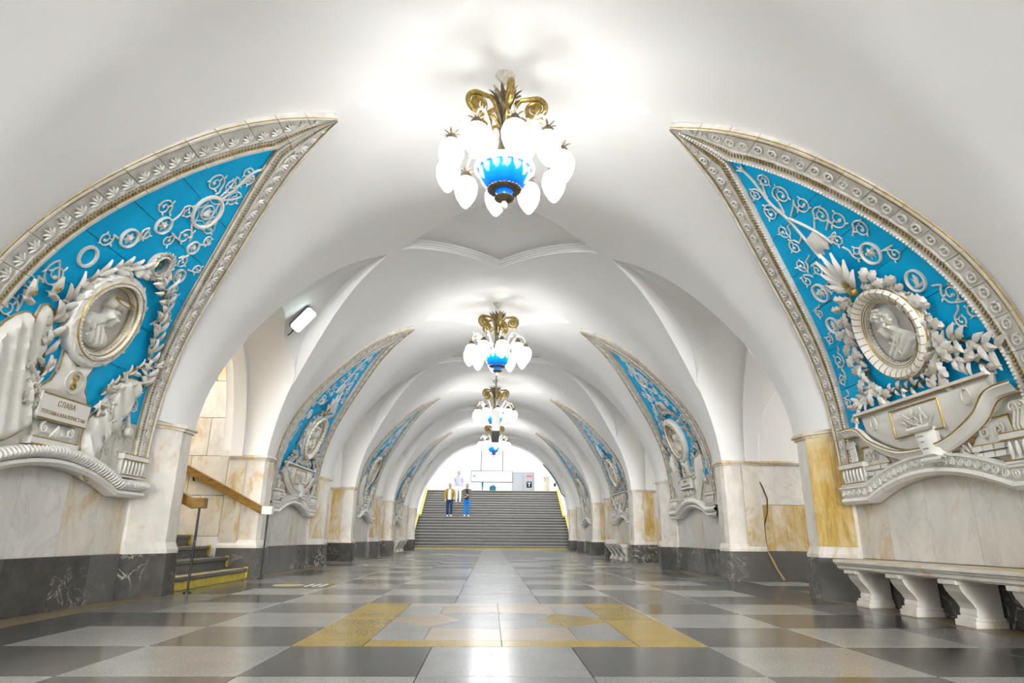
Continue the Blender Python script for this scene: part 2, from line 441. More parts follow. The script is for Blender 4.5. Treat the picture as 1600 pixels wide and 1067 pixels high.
# plaster above the passage cornices: cross vaults with a blind arch on each side wall
XC, XA, XB = 5.32, 1.16, 1.55
for side in (-1, 1):
    for i, qc in enumerate(QC):
        stair = side == -1 and i == 1
        W = WL[side]
        if stair:
            m = MB()
            for y in (qc-1.29, qc+1.29): m.add([(-4.17, y, 1.8), (-8.6, y, 1.8), (-8.6, y, 5.2), (-4.17, y, 5.2)], [(0, 1, 2, 3)])
            m.add([(-4.3, qc-1.29, 5.2), (-8.6, qc-1.29, 5.2), (-8.6, qc+1.29, 5.2), (-4.3, qc+1.29, 5.2)], [(0, 1, 2, 3)])
            m.add([(-8.6, qc-1.29, 1.0), (-8.6, qc-1.29, 5.2), (-8.6, qc+1.29, 5.2), (-8.6, qc+1.29, 1.0)], [(0, 1, 2, 3)])
            m.grid([[(-4.30, qc+ARCH_A*cos(pi*j/20), ARCH_Z+ARCH_B*sin(pi*j/20)), (-4.30, qc+1.29*(1-j/10), 5.2)] for j in range(21)])
            m.build('stairwell_plaster', PL, W, 30); continue
        def zB(x): return ARCH_Z + XB*sqrt(max(0, 1-((x-XC)/XA)**2))
        def zA(s): return ARCH_Z + ARCH_B*sqrt(max(0, 1-(s/ARCH_A)**2))
        m = MB(); xsn = [4.30, 4.31] + [4.31+.155*j for j in range(1, 14)]; sn = [ARCH_A*cos(pi*j/24) for j in range(25)]
        m.grid([[(side*x, qc+s, max(zA(s), zB(x))) for s in sn] for x in xsn])
        for sg in (-1, 1):
            m.grid([[(side*x, qc+sg*1.262, 1.80), (side*x, qc+sg*1.262, zB(x)+.01)] for x in xsn])
            pts = [(side*(XC-(XA-.02)*cos(pi*j/20)), qc+sg*1.255, ARCH_Z+(XB-.02)*sin(pi*j/20)) for j in range(21)]
            pts = [p for p in pts if abs(p[0]) < 6.3]
            m.tube(pts, .028, 6)
        m.build('passage_vault', PL, W, 30)
        mo = MB(); mo.grid([[(side*6.33, qc+s, zA(s)), (side*6.33, qc+s*2.68, 4.4 if abs(s) < 1.25 else 4.4)] for s in sn])
        mo.build('platform_spandrel', PL, W)
    # platform beyond the passages
    m = MB(); m.box(min(side*9, side*9.1), max(side*9, side*9.1), YS, 34, 0, 4.4).box(min(side*6.33, side*9.1), max(side*6.33, side*9.1), YS, 34, 4.4, 4.5)
    m.box(min(side*6.33, side*9.1), max(side*6.33, side*9.1), YS-.1, YS, 0, 4.4).box(min(side*6.33, side*9.1), max(side*6.33, side*9.1), 34, 34.1, 0, 4.4)
    for k in range(0, 6):
        y0, y1 = PC[k]-2.07, PC[k]+2.07
        m.box(min(side*6.33, side*6.36), max(side*6.33, side*6.36), max(YS, y0), min(34, y1), 1.8, 4.4)
    m.build('platform_wall', PL, WL[side])
wb = structure('wall_back'); m = MB()      # unseen box added behind the camera to carry the fill light
m.box(-4.6, 4.6, -30.2, -30, 0, 6.2).box(-4.6, -4.4, -30, YS, 0, 6.2).box(4.4, 4.6, -30, YS, 0, 6.2).box(-4.6, 4.6, -30, YS, 6, 6.2).box(-4.6, 4.6, -30.2, YS-.1, -.2, -.001)
m.build('plain_wall', PL, wb)

# ------------------------------------------------------------------ floor of square stone tiles
floor = structure('floor')
MB().box(-9.1, 9.1, YS-.1, 34.1, -.2, -.012).build('mortar_bed', GROUT, floor)
T = .845; Y00 = 4.20-.845*12
tl = {}
def tile_mesh(wd, dp, m):
    k = (round(wd, 3), round(dp, 3), m.name)
    if k not in tl: tl[k] = MB().box(0, wd, 0, dp, -.02, 0, 0, .0025).mesh('tile', m)
    return tl[k]
rest = {}
cand = []
for j in range(0, 47):
    y = Y00 + j*T
    if y > 33.6: break
    for i in range(-7, 8):
        x = i*T - T/2
        yy = y + T/2; pas = min(abs(yy-q) for q in QC)
        if abs(i) > 4 and pas > 1.3: continue
        if abs(i) == 5 and False: continue
        x0, x1 = x, x+T
        if abs(i) >= 4:
            lim = 3.83 if pas > 1.25 else 7.5
            if abs(i) == 4:
                if i > 0: x1 = min(x1, lim) 
                else: x0 = max(x0, -lim)
        if abs(i) <= 1 and 12 <= j <= 14: continue
        light = (i+j-11) % 2 == 0
        m = FL if light else FD
        if i == 0: m = FC
        elif rnd.random() < (.17 if j > 13 else 0): m = FM
        elif abs(i) == 4: m = FD if rnd.random() < .6 else FM
        cand.append((y, x0, x1, m, i))
vis = [c for c in cand if c[0] > 2.4 and abs(c[4]) < 5]
vis.sort(key=lambda c: c[0]); keep = set(id(c) for c in vis[:286])
for c in cand:
    y, x0, x1, m, i = c
    if id(c) in keep: put('tile', tile_mesh(x1-x0-.004, T-.004, m), floor, (x0+.002, y+.002, 0))
    else: rest.setdefault(m.name, (MB(), m))[0].box(x0+.002, x1-.002, y+.002, y+T-.002, -.02, 0)
for b, m in rest.values(): b.build('far_tiles', m, floor, kind='stuff')
for sd in (-1, 1):
    for k in range(1, 5):
        MB().box(min(sd*3.5, sd*3.83), max(sd*3.5, sd*3.83), PC[k]-2.0, PC[k]+2.0, -.01, .0015).build('border_strip', FB, floor)
# yellow framed centre panel of the floor, three tiles square
def flat(name, poly, m, h=.0): MB().prism(poly, -.02, h).build(name, m, floor)
X, A0, A1 = 1.2675, 4.203, 6.733
g = .003
def rect(x0, x1, y0, y1): return [(x0+g, y0+g), (x1-g, y0+g), (x1-g, y1-g), (x0+g, y1-g)]
for sd in (-1, 1):
    for q in ((-X, -.84), ):
        x0, x1 = (q[0], q[1]) if sd < 0 else (-q[1], -q[0])
        for y0, y1 in ((A0+.24, 5.46), (5.46, A1-.24)): flat('tile', rect(x0, x1, y0, y1), FY)
        for y0, y1 in ((A0, A0+.24), (A1-.24, A1)): flat('tile', rect(x0, x1, y0, y1), FY)
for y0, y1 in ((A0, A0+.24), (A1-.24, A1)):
    for x0, x1 in ((-.84, 0), (0, .84)): flat('tile', rect(x0, x1, y0, y1), FY if y0 < 5 else FP)  # far strip paler than the yellow stone: floor glare put into its colour
cy = (A0+A1)/2; hh = (A1-A0)/2-.24
def ins(p): 
    cx_ = sum(a for a, b in p)/len(p); cy_ = sum(b for a, b in p)/len(p)
    return [(cx_+(a-cx_)*.992, cy_+(b-cy_)*.992) for a, b in p]
inn = .84
for sx in (-1, 1):
    for sy in (-1, 1):
        def Q(*pts): 
            p = [(sx*a, cy+sy*b) for a, b in pts]
            return ins(p if sx*sy > 0 else p[::-1])
        flat('tile', Q((inn, .12), (inn, hh), (.5, hh), (.5, .42)), FL)          # grey corner pieces
        flat('tile', Q((.5, .42), (.5, hh), (0, hh), (0, .52)), FP)
        flat('tile', Q((inn, 0), (inn, .12), (.5, .42), (.30, .0)), FY if sx > 0 else FP)
        flat('tile', Q((.30, 0), (.5, .42), (0, .52), (0, 0)), FC)

# ------------------------------------------------------------------ stairs at the far end and the hall above
STEPD = m_floor('granite_riser', (.085, .082, .076), .35, .4); NOSE = m_floor('granite_nosing', (.34, .33, .31), .3, .4)
st = tag(thing('staircase', 'wide dark granite staircase with yellow painted edges at the far end of the hall', 'stairs', (0, 32.3, 0)), 'wide dark granite staircase with yellow painted edges at the far end of the hall', 'stairs')
SW = 3.95
def flight(n, y0, z0, rs):
    for i in range(n):
        MB().box(-SW, SW, y0+i*.3, y0+i*.3+.34, z0+i*rs-.02 if i or z0 else 0, z0+(i+1)*rs-.035).box(-SW, SW, y0+i*.3-.025, y0+i*.3+.34, z0+(i+1)*rs-.045, z0+(i+1)*rs, 1, .006).build('step', [STEPD, NOSE], st)
flight(11, 0, 0, .147)
MB().box(-SW+.01, SW-.01, 3.2, 4.24, 1.45, 1.6165).build('landing', NOSE, st)
flight(11, 4.25, 1.617, .148)
ZT = 1.617+11*.148
MB().box(-SW+.01, SW-.01, 7.4, 7.7, 3.05, ZT-.002).build('top_slab', STEP, st)
MB().box(-SW, SW, -.055, -.03, .0, .06).build('yellow_riser_band', YEL, st)
MB().box(-SW, SW, 7.2, 7.26, ZT-.001, ZT+.008).build('yellow_edge_band', YEL, st)
for sd in (-1, 1):
    m = MB(); m.tube([(sd*(SW+.05), -.02, .05), (sd*(SW+.05), 3.1, 1.68), (sd*(SW+.05), 4.2, 1.68), (sd*(SW+.05), 7.4, ZT+.1)], .07, 6); m.build('yellow_side_band', YEL, st)
    m = MB(); pr = [(0, 0), (3.1, 1.66), (4.2, 1.66), (7.4, ZT+.05), (7.7, ZT+.05), (7.7, 0)]
    vs = [(sd*(SW+.03), y, z-.03) for y, z in pr]+[(sd*(SW+.6), y, z-.03) for y, z in pr]; n = len(pr)
    m.add(vs, [tuple(range(n)), tuple(range(2*n-1, n-1, -1))]+[(i, (i+1) % n, n+(i+1) % n, n+i) for i in range(n)]); m.build('side_ramp', WHT, st)
wf = structure('wall_far')
m = MB()
for sd in (-1, 1):
    m.box(min(sd*4.56, sd*4.75), max(sd*4.56, sd*4.75), YE, 40.1, 0, 8.8)
    m.box(min(sd*7, sd*7.2), max(sd*7, sd*7.2), 40.0, 58, 3.2, 9.6); m.box(min(sd*4.56, sd*7.2), max(sd*4.56, sd*7.2), 39.9, 40.1, 3.2, 9.6)
m.box(-7.2, 7.2, 58, 58.2, 3.2, 9.6)
# wall round the end arch
rows = []
for i in range(33):
    th = 180*i/32; r = r0(min(th, 180-th) if min(th, 180-th) > 6 else 6)
    x, z = r*cos(rad(th)), ZC+r*sin(rad(th))
    rows.append([(x*.995, YE-.02, ZC+(z-ZC)*.995), (x*.995, YE+.04, ZC+(z-ZC)*.995), (x*1.25, YE+.04, ZC+(z-ZC)*2.1)])
m.grid(rows)
m.build('wall_plaster', WHT, wf, 40)
fu = structure('floor_upper'); MB().box(-7.2, 7.2, 39.92, 58.2, 3.0, 3.24).build('floor_slab', FC, fu)
cu = structure('ceiling_upper'); MB().box(-7.3, 7.3, 39.9, 58.2, 9.6, 9.7).box(-4.7, 4.7, YE, 40.1, 8.8, 8.9).build('ceiling_slab', WHT, cu)
# faint arches on the side walls of the stair hall and the end wall
for sd in (-1, 1):
    for yc in (45.5, 50.5, 55.5):
        MB().box(min(sd*6.9, sd*7), max(sd*6.9, sd*7), yc-.25, yc+.25, 3.24, 9.4, 0, .02).build('wall_pilaster', WHT, wf)
# ------------------------------------------------------------------ chandeliers
def spiral(c, r, r1, a0, turns, n=26):
    return [(c[0]+lerp(r, r1, i/n)*cos(a0+turns*2*pi*i/n), c[1]+lerp(r, r1, i/n)*sin(a0+turns*2*pi*i/n)) for i in range(n+1)]
def leaf3(m, base, d, up, L, W, curl=.3, mi=0):
    """a pointed acanthus leaf: base point, direction, facing, length, width"""
    d = Vector(d).normalized(); n = Vector(up); n = (n-d*n.dot(d)).normalized(); s = d.cross(n); b = Vector(base)
    prof = [(0, .35), (.2, .8), (.38, .62), (.5, 1.0), (.66, .66), (.78, .62), (1, .03)]
    rows = []
    for t, k in prof:
        o = b + d*L*t + n*(curl*L*t*t)
        rows.append([o - s*W*k/2 - n*.1*W, o + n*.12*W, o + s*W*k/2 - n*.1*W])
    return m.grid(rows, False, mi)
def chand_meshes():
    R = {}
    m = MB(); m.lathe([(0, 0), (.10, 0), (.105, -.012), (.095, -.03), (.07, -.06), (.045, -.10), (.02, -.12), (.012, -.13), (.012, -.28), (0, -.28)], 28); R['ceiling_rose'] = (m, IVORY)
    m = MB()
    for k in range(12):
        a = 2*pi*k/12
        for rr, z, L in ((.06, -.36, .17), (.075, -.38, .13)):
            a2 = a + (pi/12 if rr > .05 else 0)
            leaf3(m, (rr*cos(a2), rr*sin(a2), z), (.42*cos(a2), .42*sin(a2), 1), (cos(a2), sin(a2), 0), L, .055, .3)
    m.lathe([(.0, -.27), (.03, -.27), (.06, -.31), (.075, -.36), (.075, -.40), (.055, -.46), (0, -.46)], 20); R['leaf_crown'] = (m, BRDK)
    m = MB()   # one scroll in the x-z plane
    sp = spiral((.305, -.455), .125, .035, pi*.62, -1.72, 40)
    pts = [(.045, -.66), (.06, -.56), (.085, -.47), (.12, -.39)] ; pts = pts + [(.165, -.335)] + sp[2:]
    rr = [.022]*5 + [lerp(.03, .012, i/38) for i in range(len(sp)-2)]
    m.tube([(x, 0, z) for x, z in pts], rr, 8)
    m.tube([(x*1.0, 0, z) for x, z in spiral((.305, -.455), .05, .01, 0, 2.4, 30)], .012, 6)
    for t in (8, 14, 20): 
        x, z = pts[t]; leaf3(m, (x, 0, z), (cos(t*.4), 0, sin(1.4-t*.2)), (0, 1, 0), .05, .03)
    m.tube([(.05, 0, -.66), (.11, 0, -.57), (.17, 0, -.55), (.21, 0, -.58), (.20, 0, -.61), (.17, 0, -.605)], [.014, .016, .016, .014, .012, .008], 6)
    R['scroll'] = (m, BRONZE)
    m = MB(); m.lathe([(.05, -.42), (.06, -.46), (.048, -.5), (.05, -.7), (.058, -.78), (.05, -.82), (.07, -.9), (.11, -.98), (.12, -1.0)], 24)
    for k in range(8):
        a = 2*pi*k/8
        leaf3(m, (.05*cos(a), .05*sin(a), -.72), (.12*cos(a), .12*sin(a), 1), (cos(a), sin(a), 0), .24, .045, .18)
        leaf3(m, (.07*cos(a), .07*sin(a), -.95), (-.1*cos(a), -.1*sin(a), 1), (cos(a), sin(a), 0), .22, .05, -.1)
    R['stem'] = (m, BRDK)
    m = MB(); m.lathe([(.10, -.98), (.16, -1.02), (.25, -1.06), (.285, -1.085), (.30, -1.105), (.302, -1.13), (.29, -1.15), (.268, -1.152), (.255, -1.14)], 40); R['bowl_rim'] = (m, IVORY)
    m = MB(); m.lathe([(.262, -1.145), (.255, -1.19), (.23, -1.25), (.19, -1.31), (.14, -1.35), (.12, -1.352)], 40); R['bowl'] = (m, BOWL)
    m = MB()
    def q(da, z):
        r = .268 if z > -1.15 else .268-(abs(z)-1.15)*.30
        return (r*cos(da), r*sin(da), z)
    m.add([q(.0, -1.215), q(.075, -1.175), q(.085, -1.155), q(.045, -1.143), q(0, -1.15), q(-.045, -1.143), q(-.085, -1.155), q(-.075, -1.175)], [tuple(range(8))])
    R['heart_drop'] = (m, WHT)
    m = MB(); m.lathe([(.125, -1.335), (.158, -1.345), (.165, -1.357), (.15, -1.37), (.11, -1.375), (.07, -1.375)], 32)
    for k in range(24):
        a = 2*pi*k/24; m.lathe([(0, .011), (.012, .006), (.015, 0), (.012, -.007), (0, -.011)], 6, (.16*cos(a), .16*sin(a), -1.352))
    R['scalloped_ring'] = (m, BRDK)
    m = MB(); m.lathe([(.085, -1.37), (.09, -1.385), (.078, -1.40), (.072, -1.43), (.06, -1.435)], 24); R['blue_neck'] = (m, BOWL)
    m = MB(); m.lathe([(.06, -1.43), (.092, -1.435), (.1, -1.445), (.092, -1.458), (.05, -1.475), (.02, -1.48)], 28); R['lower_disc'] = (m, BRDK)
    m = MB(); m.lathe([(.0, -1.475), (.022, -1.48), (.033, -1.51), (.03, -1.54), (.016, -1.565), (.0, -1.575)], 12); R['finial'] = (m, IVORY)
    a = MB()
    P = [(.17, -1.03), (.25, -.98), (.30, -.90), (.34, -.80), (.41, -.735), (.49, -.745), (.545, -.80), (.565, -.87), (.57, -.93)]
    a.tube([(x, 0, z) for x, z in P], [.018, .02, .018, .015, .014, .014, .013, .012, .012], 7)
    a.tube([(x, 0, z) for x, z in spiral((.235, -.945), .05, .012, 0, 1.5, 22)], .011, 5)
    a.tube([(x, 0, z) for x, z in spiral((.40, -.79), .04, .01, 1.2, 1.3, 20)], .009, 5)
    for x, z, dx, dz in ((.3, -.9, -.6, .8), (.41, -.735, .3, 1), (.5, -.75, .8, .7)): leaf3(a, (x, 0, z), (dx, 0, dz), (0, 1, 0), .06, .035)
    R['lamp_arm'] = (a, IVORY)
    c = MB(); c.lathe([(.0, -.90), (.03, -.91), (.055, -.945), (.068, -.975), (.07, -.99), (.05, -.99)], 18, (.57, 0, 0))
    for k in range(6):
        b = 2*pi*k/6; leaf3(c, (.57+.02*cos(b), .02*sin(b), -.925), (.55*cos(b), .55*sin(b), .8), (cos(b), sin(b), 0), .07, .03, .5)
    R['globe_cap'] = (c, BRDK)
    g = MB(); pr = [(.0, -.975), (.06, -.98), (.10, -1.015), (.122, -1.08), (.118, -1.15), (.096, -1.22), (.055, -1.29), (.025, -1.325), (0, -1.34)]
    g.lathe(pr, 18, (.57, 0, 0)); R['globe'] = (g, GLASS)
    return {k: m.mesh(k, mt, 38) for k, (m, mt) in R.items()}
CM = chand_meshes()
def chandelier(y, label, z=5.225):
    t = thing('chandelier', label, 'chandelier', (0, y, z), 0, 'chandeliers along the vault crown')
    for k in ('ceiling_rose', 'leaf_crown', 'stem', 'bowl_rim', 'bowl', 'scalloped_ring', 'blue_neck', 'lower_disc', 'finial'): put(k, CM[k], t)
    d = -pi/2 + rad(8)
    for k in range(16): put('heart_drop', CM['heart_drop'], t, rz=2*pi*k/16)
    for k in range(5): put('scroll', CM['scroll'], t, rz=d+2*pi*k/5)
    for k in range(10):
        a = put('lamp_arm', CM['lamp_arm'], t, rz=d+2*pi*k/10); put('globe_cap', CM['globe_cap'], a); put('globe', CM['globe'], t, rz=d+2*pi*k/10)
    return t
for k, lb in enumerate(('bronze chandelier added out of view behind the camera to light the near bays',  # first one is unseen, added for its light on the near bays
        'large nearest chandelier with ten glowing egg globes and blue bowl', 'second chandelier from the front, with bronze scrolls above a blue bowl',
        'third chandelier in the row, half hidden by the thin hanging lightbox', 'farthest chandelier, in front of the bright arch over the stairs')):
    chandelier(PC[k], lb)
# ------------------------------------------------------------------ majolica relief panels on the piers
RV = 3.66; X0, Z0 = 3.70, 1.0
def PM(s, v, h):
    if v >= 0:
        th = v/RV; r = rp(math.degrees(th)) - h; x, z = r*cos(th), ZC + r*sin(th)
    else: x, z = rp(0) - h, ZC + v
    return (x - X0, -s, z - Z0)
VT = rad(TT)*RV; VB = rad(51.6)*RV
def W(v): return wp(math.degrees(v/RV)) if v > 0 else 1.42
def WB(v):
    th = max(0, math.degrees(v/RV)); return max(0., W(v) - (.26+.0036*th))
def bnd(sg, v, b):                   # across the border: b 0 outer edge .. 1 edge of the blue field
    return sg*(W(v) + (WB(v)-W(v))*b)
def pt(mb, name, m, par, smooth=45, kind=None): return mb.map(PM).build(name, m, par, smooth, kind=kind)
def htube(m, pts, r, h=.0, mi=0, squash=1.0):
    """half-round raised line on the panel; pts (s,v)"""
    rows = []; n = len(pts); hs = h if isinstance(h, (list, tuple)) else [h]*n
    for i in range(n):
        h = hs[i]; a, b = pts[max(i-1, 0)], pts[min(i+1, n-1)]; d = Vector((b[0]-a[0], b[1]-a[1])); d = d.normalized() if d.length > 1e-9 else Vector((1, 0))
        q = (-d.y, d.x); rr = r[i] if isinstance(r, (list, tuple)) else r
        rows.append([(pts[i][0]+q[0]*rr*c, pts[i][1]+q[1]*rr*c, h+rr*k*squash) for c, k in ((-1, -.4), (-.75, .75), (0, 1.15), (.75, .75), (1, -.4))])
    return m.grid(rows, False, mi)
def ring(m, c, prof, n=28, a=1., b=1., mi=0):
    rows = [[(c[0]+r*a*cos(2*pi*k/n), c[1]+r*b*sin(2*pi*k/n), h) for k in range(n)] for r, h in prof]
    return m.grid(rows, True, mi)
LANCE = ((0, .12), (.25, .85), (.5, 1.), (.78, .62), (1, .02)); LOBED = ((0, .12), (.14, .62), (.24, .36), (.40, .95), (.52, .55), (.66, 1.), (.78, .62), (.88, .66), (1, .1))
def leaf2(m, c, ang, L, Wd, h=.02, mi=0, lift=.03, prof=LANCE):
    d = (cos(ang), sin(ang)); q = (-d[1], d[0]); rows = []
    for t, k in prof:
        x, y = c[0]+d[0]*L*t, c[1]+d[1]*L*t; hh = h+lift*sin(pi*min(1, t*.8))
        rows.append([(x-q[0]*Wd*k/2, y-q[1]*Wd*k/2, hh), (x, y, hh+.14*Wd+.006), (x+q[0]*Wd*k/2, y+q[1]*Wd*k/2, hh)])
    m.grid(rows, False, mi)
    return m.add([rows[0][0], rows[0][2], (rows[0][1][0], rows[0][1][1], 0)], [(0, 1, 2)], mi)
def bead(m, s, v, h, r, mi=0):
    vs = [(s, v, h+r)] + [(s+r*cos(a*pi/3), v+r*sin(a*pi/3), h+r*.25) for a in range(6)] + [(s+r*1.02*cos(a*pi/3), v+r*1.02*sin(a*pi/3), h-r*.6) for a in range(6)]
    fs = [(0, 1+a, 1+(a+1) % 6) for a in range(6)] + [(1+a, 7+a, 7+(a+1) % 6, 1+(a+1) % 6) for a in range(6)]
    return m.add(vs, fs, mi)
def patch(m, s0, s1, v0, v1, nu, nv, h, sk=.012, mi=0):
    rows = []
    for j in range(nv+1):
        v = lerp(v0, v1, j/nv); a, b = s0(v), s1(v)
        rows.append([(lerp(a, b, i/nu), v, h) for i in range(nu+1)])
    rows = [[(p[0], p[1], h-sk) for p in rows[0]]] + rows + [[(p[0], p[1], h-sk) for p in rows[-1]]]
    rows = [[(r[0][0], r[0][1], h-sk)] + r + [(r[-1][0], r[-1][1], h-sk)] for r in rows]
    return m.grid(rows, False, mi)
def inside(p, poly):
    c = False; n = len(poly)
    for i in range(n):
        x1, y1 = poly[i]; x2, y2 = poly[(i+1) % n]
        if (y1 > p[1]) != (y2 > p[1]) and p[0] < (x2-x1)*(p[1]-y1)/(y2-y1+1e-12)+x1: c = not c
    return c
def edist(p, poly):
    m = 9; n = len(poly)
    for i in range(n):
        a, b = poly[i], poly[(i+1) % n]; dx, dy = b[0]-a[0], b[1]-a[1]
        t = clamp(((p[0]-a[0])*dx+(p[1]-a[1])*dy)/(dx*dx+dy*dy+1e-12)); m = min(m, (p[0]-a[0]-t*dx)**2+(p[1]-a[1]-t*dy)**2)
    return sqrt(m)
def smooth_poly(p, n=3):
    o = []; N = len(p)
    for i in range(N):
        a, b, c, d = p[i-1], p[i], p[(i+1) % N], p[(i+2) % N]
        for k in range(n):
            t = k/n; t2, t3 = t*t, t*t*t
            o.append(tuple(.5*(2*b[j]+(c[j]-a[j])*t+(2*a[j]-5*b[j]+4*c[j]-d[j])*t2+(3*b[j]-a[j]-3*c[j]+d[j])*t3) for j in (0, 1)))
    return o
def pillow(m, poly, h0, depth, step, rim=.6, fn=None, mi=0, wall=.02):
    """relief in the outline poly: rises from the rim to depth; fn(s,v) adds features"""
    n = len(poly); xs_ = [p[0] for p in poly]; ys_ = [p[1] for p in poly]
    pts = [Vector(p) for p in poly]; y = min(ys_)+step*.6; row = 0
    while y < max(ys_):
        x = min(xs_)+step*(.3+.5*(row % 2))
        while x < max(xs_):
            if inside((x, y), poly) and edist((x, y), poly) > step*.45: pts.append(Vector((x, y)))
            x += step
        y += step*.87; row += 1
    vs, _, fs, _, _, _ = delaunay_2d_cdt(pts, [(i, (i+1) % n) for i in range(n)], [], 1, 1e-6)
    R = rim*depth*2+1e-6; o = []
    for p in vs:
        d = edist(p, poly); t = clamp(d/R); h = h0 + depth*(.25+.75*sqrt(max(0, 1-(1-t)**2)))
        if fn: h += fn(p.x, p.y)*clamp(d/(step*.8))
        o.append((p.x, p.y, h))
    m.add(o, fs, mi)
    m.grid([[(x, y, h0+depth*.25) for x, y in poly], [(x, y, h0-wall) for x, y in poly]], True, mi)
    return m
def gilt(par, poly, h=.02, r=.0065):
    m = MB(); htube(m, list(poly)+[poly[0]], r, h); return pt(m, 'gilt_outline', GOLD, par, 60)
def gau(x, y, cx, cy, r, a): return a*math.exp(-((x-cx)**2+(y-cy)**2)/(r*r))
def text_mesh(txt, size, s, v, h, ext=.004):
    cu = bpy.data.curves.new('lettering', 'FONT'); cu.body = txt; cu.size = size; cu.align_x = 'CENTER'; cu.extrude = ext; cu.resolution_u = 2
    o = bpy.data.objects.new('lettering', cu); COL.objects.link(o); dg = bpy.context.evaluated_depsgraph_get(); dg.update()
    me = bpy.data.meshes.new_from_object(o.evaluated_get(dg)); bpy.data.objects.remove(o)
    m = MB(); m.add([(p.co.x+s, p.co.y+v, h+p.co.z) for p in me.vertices], [tuple(p.vertices) for p in me.polygons]); return m
def arcp(p0, p1, p2, n=10):
    return [tuple((1-t)**2*p0[j]+2*t*(1-t)*p1[j]+t*t*p2[j] for j in (0, 1)) for t in [i/n for i in range(n+1)]]
def catm(p, n=6):
    o = []
    for i in range(len(p)-1):
        a, b, c, d = p[max(i-1, 0)], p[i], p[i+1], p[min(i+2, len(p)-1)]
        for k in range(n):
            t = k/n; o.append(tuple(.5*(2*b[j]+(c[j]-a[j])*t+(2*a[j]-5*b[j]+4*c[j]-d[j])*t*t+(3*b[j]-a[j]-3*c[j]+d[j])*t**3) for j in (0, 1)))
    return o+[p[-1]]

def border(par, des, rn, near):
    for sg in (-1, 1):
        N = 15; va, vb = -.03, VT-.02
        for i in range(N):
            v0, v1 = lerp(va, vb, i/N)+.0025, lerp(va, vb, (i+1)/N)-.0025; nv = 4 if near else 3
            dz = rn.uniform(-.004, .004)
            pr = [(0, -.03), (.0, .03), (.03, .052), (.08, .055), (.12, .045), (.14, .035), (.60, .035), (.615, .052), (.655, .052), (.67, .026), (.88, .026), (.90, .05), (.97, .05), (.985, .03), (1., -.0)]
            m = MB(); m.grid([[(bnd(sg, v, b), v, h+dz) for b, h in pr] for v in [lerp(v0, v1, k/nv) for k in range(nv+1)]])
            for v in (v0, v1):
                m.add([(bnd(sg, v, b), v, h+dz) for b, h in pr], [tuple(range(len(pr)))])
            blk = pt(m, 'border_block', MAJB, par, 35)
            # ornament on the leaf band
            o = MB(); nl = 2
            for k in range(nl):
                v = lerp(v0, v1, (k+.5)/nl); sc = clamp(abs(W(v)-WB(v))*1.9, .06, .6); c = (bnd(sg, v, .40), v)
                if W(v) < .12: continue
                if des == 'A':
                    for a in (-1.0, -.5, 0, .5, 1.0): leaf2(o, (bnd(sg, v, .56), v+a*.012), (pi if sg > 0 else 0)+pi+a*sg*-.9 if False else (0 if sg > 0 else pi)+a, .16*sc*(1-.22*abs(a))*1.1, .042*sc*1.2, .036, lift=.012)
                else:
                    ring(o, c, [(.075*sc, .034), (.07*sc, .052), (.058*sc, .052), (.052*sc, .036)], 12, .95, 1.0)
                    leaf2(o, (c[0]+.045*sc*-sg, v), (0 if sg > 0 else pi), .09*sc, .04*sc, .034, lift=.015)
                    leaf2(o, (c[0]+.06*sc*-sg, v+.07*sc), (0 if sg > 0 else pi), .13*sc, .02, .034, lift=.01)
            if o.f: pt(o, 'leaf_ornament', MAJ, blk, 50)
        # gilt bead rows and thin gilt lines along the whole side
        m = MB(); v = va+.02; st_ = .030 if near else .045
        while v < vb-.1:
            if des == 'A':
                bead(m, bnd(sg, v, .72), v, .032, .0085); 
                bead(m, bnd(sg, v+.012, .83), v+.012, .03, .011)
            else:
                for b in (.70, .76, .82): bead(m, bnd(sg, v+(.012 if b == .76 else 0), b), v+(.012 if b == .76 else 0), .03, .0105)
                bead(m, bnd(sg, v, .94), v, .052, .012, 1)
            v += st_
        pt(m, 'bead_row', [GOLD, MAJ], par, 60, kind='stuff')
        m = MB()
        for b, r in ((.01, .005), (.12, .006), (.865, .006), (1.0, .005)) if des == 'A' else ((.02, .007), (.15, .006), (.66, .005)):
            htube(m, [(bnd(sg, lerp(va, vb, i/60), b), lerp(va, vb, i/60)) for i in range(61) if WB(lerp(va, vb, i/60)) > 0 or b < .2], r, .040 if b < .2 else .028)
        pt(m, 'gilt_line', GOLD, par, 60)

